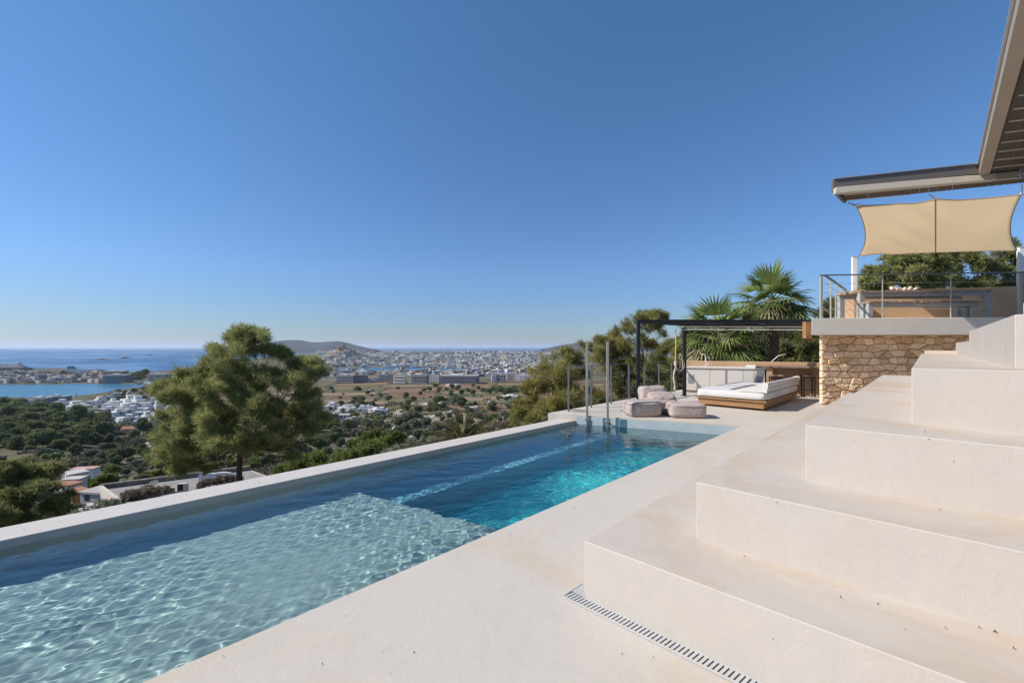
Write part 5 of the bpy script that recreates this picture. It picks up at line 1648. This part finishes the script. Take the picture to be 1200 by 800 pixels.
# white cube houses
def cube_house(label, x, y, wpx, hpx, wallm, name, group, rz, roof=None, big=False):
    X, F, z = hit(x, y)
    w, h = wpx * F / FX, hpx * F / FX
    p = wp(X, F, z)
    root = thing(name, label, 'house', tuple(p), group)
    fr_ = frame((p.x, p.y, z), TH + rz)
    d = w * rb.uniform(.6, .9)
    m = MB(fr_).box(-w / 2, w / 2, 0, d, -3, h)
    s = rb.uniform(.3, .55)
    if rb.random() < .7 and roof is None:
        a = rb.uniform(-.5, .5 - s) * w
        m.box(a, a + w * s, d * .25, d - .05, h - .01, h + h * rb.uniform(.35, .7))
    m.build('wall', wallm, root)
    if roof is not None:
        MB(fr_).hexa([(-w / 2 - .3, -.3, h + .005), (w / 2 + .3, -.3, h + .005), (w / 2 + .3, d + .3, h + .005), (-w / 2 - .3, d + .3, h + .005),
                      (-w / 2 - .3, -.3, h + .1), (w / 2 + .3, -.3, h + .1), (w / 2 + .3, d * .5, h + w * .16), (-w / 2 - .3, d * .5, h + w * .16)]).build('roof', roof, root)
    else:
        MB(fr_).box(-w / 2 + .25, w / 2 - .25, .25, d - .25, h + .001, h + .004).build('roof', M_terrace, root)
    nw = max(2, int(w / 3.2))
    for i in range(nw):
        a = -w / 2 + w * (i + .5) / nw
        ww = rb.uniform(.5, 1.1)
        zz = rb.uniform(.12, .35) * h
        MB(fr_).box(a - ww, a + ww, -.04, .05, zz, zz + min(2.1, h * .45)).build('window', M_glass, root)
    if h > 5:
        a = rb.uniform(-.3, .3) * w
        MB(fr_).box(a - 1.6, a + 1.6, -.05, .05, h * .6, h * .6 + 1.5).build('window', M_glass, root)
    return root
vp_ = [(50, 480), (70, 476), (104, 474), (140, 473), (188, 468), (196, 490), (172, 503), (146, 500), (122, 494), (88, 492), (62, 486)]
pts = []
t = 0
while len(pts) < 50 and t < 3000:
    t += 1
    x, y = in_poly(vp_)
    if any(abs(x - a) < 7 and abs(y - b) < 2.2 for a, b in pts): continue
    pts.append((x, y))
for (x, y) in sorted(pts, key=lambda q: q[1]):
    cube_house('white cube house in the village on the slope by the bay', x, y, rb.uniform(8, 14), rb.uniform(4, 7.5), M_hwhite, 'village_house', 'white houses of the hillside village', R(rb.choice([-28, -20, 18, 24])))
cube_house('sand coloured cube house standing at the edge of the white village', 95, 489, 16, 9.5, M_htan, 'tan_house', None, R(-12))
gl = cube_house('modern white villa with a wide dark glass front below the village', 126, 494, 15, 6, M_hwhite, 'glass_villa', None, R(8))
X, F, z = hit(126, 494); p = wp(X, F, z); f2 = frame((p.x, p.y, z), TH + R(8)); w = 15 * F / FX
MB(f2).box(-w * .45, w * .45, -.12, -.06, .6, 3.4).build('glass_front', M_glass, gl)
cube_house('small pink roofed cottage among the trees below the village', 150, 506, 15, 3.6, M_hwhite, 'cottage', None, R(10), M_tile_roof)

for (x, y, w, h) in ((384, 480, 9, 4), (378, 484, 8, 4), (392, 478, 10, 3.5), (400, 482, 12, 5), (408, 480, 11, 5.5), (416, 483, 12, 6), (409, 486, 9, 4), (425, 484, 12, 5.5), (436, 484, 11, 4.5), (446, 485, 14, 5), (404, 491, 16, 5), (394, 488, 10, 4), (410, 494, 12, 3.5), (388, 474, 7, 3), (432, 479, 8, 3)):
    cube_house('white villa in the cluster at the foot of the brown fields', x, y, w, h, M_hwhite, 'valley_villa', 'white villas below the fields', R(rb.uniform(-24, 24)))
farm = [(466, 488, 12, 4, M_htan, None, 'sand coloured farmhouse right of the white villas'), (449, 500, 10, 4, M_htan, None, 'small tan hut above the green bushes'), (497, 515, 8, 5.5, M_hwhite, M_tile_roof, 'white house with red tiled roof among bushes left of date palm'),
        (484, 518, 9, 4, M_hwhite, None, 'low white house beside the red roofed house'), (510, 514, 9, 4, M_htan, M_tile_roof, 'tan house with red roof touching the date palm fronds'), (466, 505, 12, 3, M_hwhite, None, 'long white outbuilding in the scrub'), (504, 478, 22, 3.6, M_htan, None, 'long pale barn in the middle of the plain'),
        (570, 470.5, 9, 4, M_htan, M_tile_roof, 'little farmhouse by the brown field near the grove'), (575, 473, 6, 2, M_hwhite, None, 'white shed in front of the little farmhouse'), (598, 466.5, 20, 1.8, M_hwhite, None, 'very long low white shed by the grove'), (528, 453, 14, 2.4, M_hwhite, None, 'low white sheds under the long grey slab'), (432, 459, 5, 2.2, M_hwhite, None, 'lone white hut in the brown field'),
        (450, 462, 6, 2, M_htan, None, 'tiny tan hut between field hedges'), (554, 480, 11, 2.6, M_htan, None, 'low tan building behind the date palm'), (583, 492, 12, 2.4, M_hwhite, None, 'flat white shed left of the yellow green pine'), (586, 501, 14, 3, M_htan, None, 'tan walled plot hut between palm and pine'), (445, 520, 12, 5, M_htan, None, 'sandy house hidden in the bushes above coping')]
for (x, y, w, h, mm, rf_, lab) in farm:
    cube_house(lab, x, y, w, h, mm, 'farmhouse', None, R(rb.uniform(-20, 20)), rf_)
# a country road and a walled terrace
def strip(name, pts_px, width, m, lift=.25):
    P = [hit(x, y) for x, y in pts_px]
    V, Fc = [], []
    Q = []
    for i in range(len(P) - 1):
        for k in range(8):
            X = lerp(P[i][0], P[i + 1][0], k / 8); F = lerp(P[i][1], P[i + 1][1], k / 8); Q.append((X, F))
    Q.append(P[-1][:2])
    for i, (X, F) in enumerate(Q):
        a, b = Q[max(0, i - 1)], Q[min(len(Q) - 1, i + 1)]
        d = Vector((b[0] - a[0], b[1] - a[1])).normalized()
        for s in (-1, 1):
            x_, f_2 = X - d.y * s * width / 2, F + d.x * s * width / 2
            V.append(tuple(wp(x_, f_2, float(terr(x_, f_2)) + lift)))
        if i: Fc.append((2 * i - 2, 2 * i - 1, 2 * i + 1, 2 * i))
    me = bpy.data.meshes.new(name); me.from_pydata(V, [], Fc); me.materials.append(m)
    return link(bpy.data.objects.new(name, me))
M_road = mat('pale_gravel_road', (.44, .40, .36), .95, var=.15, scale=.3)
tag(strip('road', [(480, 497), (492, 493), (503, 490), (512, 486), (521, 483.5), (533, 480)], 7, M_road, .5), kind='structure')
tag(strip('dirt_track', [(170, 516), (176, 520), (178, 526), (186, 530)], 5, mat('sandy_track', (.42, .34, .25), .95, var=.2, scale=.3), .4), kind='structure')

# ships at the port
def ship(label, x0, x1, y, decks, hullc, topc, funnel, name):
    X0, F, z = (x0 - 600) / FX, FX * AB / (y - HY), SEA
    L = (x1 - x0) * F / FX
    o = wp(((x0 + x1) / 2 - 600) * F / FX, F, SEA)
    root = thing(name, label, 'ship', tuple(o))
    fr_ = frame((o.x, o.y, SEA), TH)
    B_ = L * .13
    hull = MB(fr_)
    n = 10
    V, Fc = [], []
    for i in range(n + 1):
        t = i / n
        a = (t - .5) * L
        w = B_ / 2 * (1 if t < .7 else max(.05, 1 - ((t - .7) / .3) ** 2))
        V += [(a, -w * .8, -2), (a + (.04 * L if t > .8 else 0) * (t - .8) * 5, -w, L * .06), (a + (.04 * L if t > .8 else 0) * (t - .8) * 5, w, L * .06), (a, w * .8, -2)]
        if i: Fc += [((i - 1) * 4 + k, i * 4 + k, i * 4 + (k + 1) % 4, (i - 1) * 4 + (k + 1) % 4) for k in range(4)]
    Fc += [(0, 1, 2, 3), (n * 4 + 3, n * 4 + 2, n * 4 + 1, n * 4)]
    hull.add(V, Fc).build('hull', hullc, root)
    z = L * .06 + .01
    for k, (a0, a1, h) in enumerate(decks):
        MB(fr_).box(a0 * L, a1 * L, -B_ * .42 + k, B_ * .42 - k, z, z + h * L).build('deck_house', topc, root)
        z += h * L + .01
    a0, a1, h, fm = funnel
    f = MB(fr_).hexa([(a0 * L, -B_ * .2, z), (a1 * L, -B_ * .2, z), (a1 * L, B_ * .2, z), (a0 * L, B_ * .2, z), (a0 * L + .004 * L, -B_ * .15, z + h * L), (lerp(a0, a1, .6) * L, -B_ * .15, z + h * L), (lerp(a0, a1, .6) * L, B_ * .15, z + h * L), (a0 * L + .004 * L, B_ * .15, z + h * L)])
    f.build('funnel', fm, root)
    MB(fr_).box(.28 * L, .29 * L, -1, 1, z, z + .04 * L).build('mast', topc, root)
M_shipblue = facade('ship_blue_grey', (.36, .46, .52), sx=9, sz=5, wx=.5, wz=.3)
M_shipwhite = facade('ship_white', (.62, .62, .62), sx=7, sz=3.2, wx=.6, wz=.4)
ship('grey and white cruise ship moored at the far left of the port', -14, 37, 434.0, [(-.42, .36, .035), (-.36, .30, .03), (-.2, .24, .03)], mat('dark_hull', (.05, .07, .10), .5), M_shipwhite, (.17, .24, .035, M_shipwhite), 'cruise_ship')
ship('pale blue ferry with dark teal funnel moored beside the yellow hotel', 76, 123, 438.5, [(-.44, .40, .04), (-.40, .34, .03)], mat('pale_blue_hull', (.25, .36, .42), .5), M_shipblue, (-.42, -.22, .075, mat('teal_funnel', (.01, .09, .12), .4)), 'ferry')
tag(MB(lambda a, b, c: tuple(wp((a - 600) * 2150 / FX, 2150 + b, c))).box(-10, 78, 0, 14, SEA - 3, SEA + 4).build('breakwater', M_roof_far, base=tuple(wp(-2400, 2150, SEA))), 'long low grey breakwater quay behind the moored ships', 'quay')

# ---------------------------------------------------------------- neighbours just down the slope
def roof_house():
    A_, B_, C_ = (-44.8, 46.9), (-33.0, 54.3), (-38.6, 42.4)
    D_ = (B_[0] + C_[0] - A_[0], B_[1] + C_[1] - A_[1])
    zt = -13.6
    root = thing('flat_roofed_house', 'cream neighbour house with a wide flat roof and stone parapet below the coping', 'house', tuple(wp(*A_, zt - 5)))
    W = [wp(*q) for q in (A_, B_, D_, C_)]
    MB().prism([(p.x, p.y) for p in W], zt - 6.5, zt - .35).build('wall', mat('cream_render', (.60, .52, .44), .9, var=.15, scale=.5), root)
    ce = sum(W, Vector()) / 4
    MB().prism([tuple(ce.lerp(p, .97))[:2] for p in W], zt - .349, zt - .34).build('roof', mat('gravel_roof', (.30, .275, .255), .95, var=.25, scale=1.2, bump=.3), root)
    def para(p, q, w, h, m_, nm):
        MB().bar(p + Vector((0, 0, zt - .34 + h / 2)), q + Vector((0, 0, zt - .34 + h / 2)), w, h).build(nm, m_, root)
    msb = mat('weathered_stone', (.26, .22, .18), .95, col2=(.12, .10, .08), scale=1.5, bump=.6)
    for i in range(0):
        pass
    para(W[0], W[1], .45, .5, msb, 'stone_parapet')
    para(W[0], W[3], .3, .42, mat('cream_parapet', (.58, .50, .42), .9, var=.15), 'cream_parapet')
    d = (W[3] - W[0]).normalized(); n_ = Vector((d.y, -d.x, 0))
    if n_.dot(Vector(FWD + (0,))) > 0: n_ = -n_
    c = W[0].lerp(W[3], .52)
    ang = math.atan2(d.y, d.x)
    f2 = frame((c.x + n_.x * .03, c.y + n_.y * .03, 0), ang)
    wn = MB(f2).box(-.62, .62, -.05, .05, zt - 2.7, zt - 1.25).build('window', mat('brown_shutter', (.22, .12, .07), .7), root)
    MB(f2).box(-.5, -.05, -.07, .07, zt - 2.58, zt - 1.37).box(.05, .5, -.07, .07, zt - 2.58, zt - 1.37).build('glazing', M_glass, wn)
    return W, zt
RW, rzt = roof_house()
def on_roof(px, py): return at(px, py, rzt - .34)
p = on_roof(213, 576)
ac = thing('air_conditioner', 'boxy beige air conditioner unit standing on the flat roof', 'air conditioner', tuple(p))
fr_ = frame(tuple(p), TH + R(10))
MB(fr_).box(-.45, .45, 0, .4, .06, .85).build('casing', mat('beige_casing', (.55, .50, .42), .6), ac, bevel=.01)
MB(fr_).box(-.38, .12, -.012, .0, .14, .78).build('fan_grille', M_dark, ac)
MB(fr_).box(-.4, -.3, .02, .38, 0, .06).box(.3, .4, .02, .38, 0, .06).build('feet', M_dark, ac)
p = on_roof(180, 577)
ds_ = thing('satellite_dish', 'pale satellite dish on a short mast above the dry creeper', 'satellite dish', tuple(p))
MB().tube([p, p + Vector((0, 0, .6))], .03, 6).build('mast', M_galv, ds_)
V, Fc = [], []
ax = (Vector((-.6, -.3, .5))).normalized(); sx_ = ax.cross(Vector((0, 0, 1))).normalized(); sy_ = sx_.cross(ax)
for j in range(5):
    for i in range(16):
        a = 2 * PI * i / 16; q = .5 * j / 4
        V.append(p + Vector((0, 0, .85)) + (sx_ * math.cos(a) + sy_ * math.sin(a)) * q + ax * q * q * .5)
    if j: Fc += [((j - 1) * 16 + i, (j - 1) * 16 + (i + 1) % 16, j * 16 + (i + 1) % 16, j * 16 + i) for i in range(16)]
dish = MB().add(V, Fc).build('reflector', M_white_paint, ds_, smooth=True)
dish.modifiers.new('t', 'SOLIDIFY').thickness = .02
MB().tube([V[-8], p + Vector((0, 0, .85)) + ax * .5], .012, 5).build('feed_arm', M_galv, ds_)
q0, q1 = on_roof(150, 586), on_roof(205, 576)
pp = tag(MB().bar(q0 + Vector((0, 0, .25)), q1 + Vector((0, 0, .25)), .25, .5).build('planter_wall', M_htan, base=tuple(q0)), 'low tan planter wall under the dry creeper on the flat roof', 'planter')
shrub('dry brown creeper spilling over the planter wall of the flat roof', 43.5, [(146, 582, 6, 0), (156, 579, 7, 0), (166, 577, 7, .4), (176, 576, 6, 0), (186, 575, 6, .3), (150, 588, 6, 0), (194, 575, 4, 0)], 31, M_dry, 130, .26, .09, name='creeper', tint=.45)
p = on_roof(256, 566)
wl = thing('white_chimney_wall', 'white rounded wall and chimney block at the far end of the flat roof', 'chimney', tuple(p))
fr_ = frame(tuple(p), TH + R(20))
MB(fr_).box(-1.9, -1.55, 0, .4, -.3, 1.4).build('chimney', M_hwhite, wl)
prof = [(-1.5, -.3), (2.0, -.3)] + [(2.0 * math.cos(a) ** .8 if a < 1.57 else 0, 1.2 * math.sin(a)) for a in [k * .157 for k in range(0, 10)]] + [(-1.0, 1.15), (-1.5, .9)]
MB(lambda a, b, c: fr_(a, b, c)).add([(a, 0, c) for a, c in prof] + [(a, .3, c) for a, c in prof], [tuple(range(len(prof) - 1, -1, -1)), tuple(range(len(prof), 2 * len(prof)))] + [(i, (i + 1) % len(prof), len(prof) + (i + 1) % len(prof), len(prof) + i) for i in range(len(prof))]).build('curved_wall', M_hwhite, wl)
shrub('grey twiggy bush in front of the white wall on the flat roof', 46, [(244, 566, 6, 0), (256, 564, 6, 0), (268, 562, 5, 0), (236, 570, 5, 0), (278, 561, 6, 0)], 33, M_dry, 110, .26, .08, name='twiggy_bush', tint=.15)

# low scrub and grass tussocks that cover the slopes
def undergrowth():
    rng = np.random.default_rng(9)
    P = []
    for k in range(26000):
        px = rng.uniform(-30, 640); F = math.exp(rng.uniform(math.log(95), math.log(760)))
        P.append(((px - 600) / FX * F, F))
    for k in range(5200):      # the slope just below the pool and the deck
        px = rng.uniform(-350, 880); F = math.exp(rng.uniform(math.log(11), math.log(95)))
        P.append(((px - 600) / FX * F, F))
    P = np.array(P)
    near = P[:, 1] < 95
    XY = np.stack([P[:, 0] * RGT[0] + P[:, 1] * FWD[0], P[:, 0] * RGT[1] + P[:, 1] * FWD[1]], -1)
    on_deck = near & (XY[:, 0] > -7.0) & (XY[:, 1] < 21)
    corner = [(RW[i].x, RW[i].y) for i in range(4)]
    on_house = inside(XY[:, 0], XY[:, 1], corner)
    P = P[~(on_deck | on_house)]
    dn = vnoise(P[:, 0] / 34 + 3, P[:, 1] / 34, 12) * .6 + vnoise(P[:, 0] / 11, P[:, 1] / 11, 13) * .4
    P = P[dn > np.where(600 + FX * P[:, 0] / P[:, 1] > 350, .53, .44)]
    z = terr(P[:, 0], P[:, 1])
    C = np.stack([P[:, 0] * RGT[0] + P[:, 1] * FWD[0], P[:, 0] * RGT[1] + P[:, 1] * FWD[1], z], -1)
    Vs, Fs, Ts, b = [], [], [], 0
    for lo, hi, ln in ((5, 32, .28), (32, 95, .5), (95, 200, .9), (200, 380, 1.4), (380, 800, 2.2)):
        s = (P[:, 1] >= lo) & (P[:, 1] < hi)
        c = C[s].repeat(2, 0) + rng.normal(size=(2 * s.sum(), 3)) * np.array((ln, ln, .15))
        V, F = tufts(rng, c, np.tile(np.array((0, 0, .8)), (len(c), 1)), 5, ln * 1.2, ln * .75, .2, .9)
        Vs.append(V); Fs.append(F + b); b += len(V)
        Ts.append(np.clip(np.repeat(.40 + .28 * rng.normal(size=len(c)), 20), 0, 1))
    m = foliage('scrub_leaves', (.075, .084, .048), (.25, .21, .13), .2)
    tag(link(bpy.data.objects.new('undergrowth', np_mesh('undergrowth', np.concatenate(Vs), np.concatenate(Fs), m, tint=np.concatenate(Ts)))), kind='stuff')
undergrowth()

M_orange = mat('orange_render', (.50, .235, .11), .9, var=.12, scale=.8)
def px_house(label, name, corners, z0, zt, m, roof=None):
    W = [at(x, y, zt) for x, y in corners]
    c = sum(W, Vector()) / len(W)
    root = thing(name, label, 'house', (c.x, c.y, z0))
    MB().prism([(p.x, p.y) for p in W], z0, zt).build('wall', m, root)
    MB().prism([tuple(c.lerp(p, 1.04))[:2] for p in W], zt + .003, zt + .25).build('roof', roof or M_terrace, root)
    return root, W
# the orange house, a white one and a violet white one beyond it
def slope_house(label, name, x, y, w, h, d, rz, m, roof, F_):
    p = atF(x, y, F_)
    root = thing(name, label, 'house', tuple(p))
    fr_ = frame(tuple(p), TH + rz)
    MB(fr_).box(-w / 2, w / 2, 0, d, -3, h).build('wall', m, root)
    MB(fr_).box(-w / 2 - .2, w / 2 + .2, -.2, d + .2, h + .003, h + .28).build('roof', roof, root)
    for a in (-.28, .22):
        MB(fr_).box(a * w - .45, a * w + .45, -.04, .05, h * .45, h * .45 + 1.1).build('window', M_glass, root)
    return root
slope_house('orange rendered house with a chimney beside the cut off pine', 'orange_house', 79, 592, 3.7, 2.0, 2.4, R(-25), M_orange, M_tile_roof, 74)
slope_house('white house with small dark windows behind the orange house', 'white_house', 71, 580, 4.4, 2.0, 2.6, R(-18), M_hwhite, M_tile_roof, 92)
slope_house('white cube house with a pergola shade right of the small windowed house', 'white_house', 83, 577, 3.2, 2.7, 2.4, R(12), M_hwhite, M_terrace, 95)
slope_house('long pale violet white house with pink roof above the garden palms', 'white_house', 77, 566, 5.0, 2.5, 4, R(-30), mat('violet_white', (.66, .64, .68), .9), M_terrace, 120)
slope_house('low pink roofed house higher up the slope among palms', 'pink_roofed_house', 95, 556, 6.5, 1.5, 3, R(10), M_hwhite, mat('pink_tiles', (.50, .31, .25), .9, var=.15), 135)
slope_house('grey garden wall house with white steps right of the palms', 'garden_store', 112, 594, 5.5, 2.0, 4, R(-8), M_roof_far, M_roof_far, 66)
for (x, y, F_, w, lab) in ((104, 601, 56, 4.5, 'pale stacked stone ledge lowest beside the flat roofed house'), (108, 595, 60, 4.0, 'pale stacked stone ledge just above the lowest one')):
    p = atF(x, y, F_)
    MB(frame(tuple(p), TH + R(12))).box(-w / 2, w / 2, 0, 1.4, -2, .3).build('x', M_terrace, base=tuple(p))
    o = bpy.data.objects['x']; o.name = o.data.name = 'stone_ledge'; tag(o, lab, 'ledge')
shrub('dusty garden bush in front of the orange house', 60, [(72, 598, 5, 0), (82, 597, 5, 0), (92, 595, 5, 0), (64, 601, 5, 0), (98, 598, 4, 0)], 41, M_olive, 90, .35, .12, tint=.55)
shrub('bright green garden tree behind the orange house', 100, [(98, 564, 6, 0), (106, 568, 6, 0), (90, 569, 5, 0), (116, 566, 6, 0), (124, 560, 6, 0)], 42, M_bush, 80, .5, .2, tint=.4)

# lamp-like mast on the shore
X, F, z = hit(89.5, 465.5)
p = wp(X, F, z)
tag(MB().tube([p, p + Vector((0, 0, 9))], .5, 6).build('shore_mast', M_dark, base=tuple(p)), 'dark slim mast on the near shore of the bay', 'mast')

# ---------------------------------------------------------------- air
hz = MB().box(-66000, 66000, -66000, 66000, SEA - 14, 330).build('haze', None or mat('haze', (.8, .8, .8)))
hm = hz.data.materials[0]
_n, _l = nodes_of(hm); _n.clear()
_o = _n.new('ShaderNodeOutputMaterial'); _v = _n.new('ShaderNodeVolumePrincipled')
_v.inputs['Color'].default_value = (0.80, 0.88, 1.0, 1)
_v.inputs['Density'].default_value = 2.2e-5
_v.inputs['Anisotropy'].default_value = 0.2
_l.new(_v.outputs[0], _o.inputs[1])
tag(hz, kind='stuff')
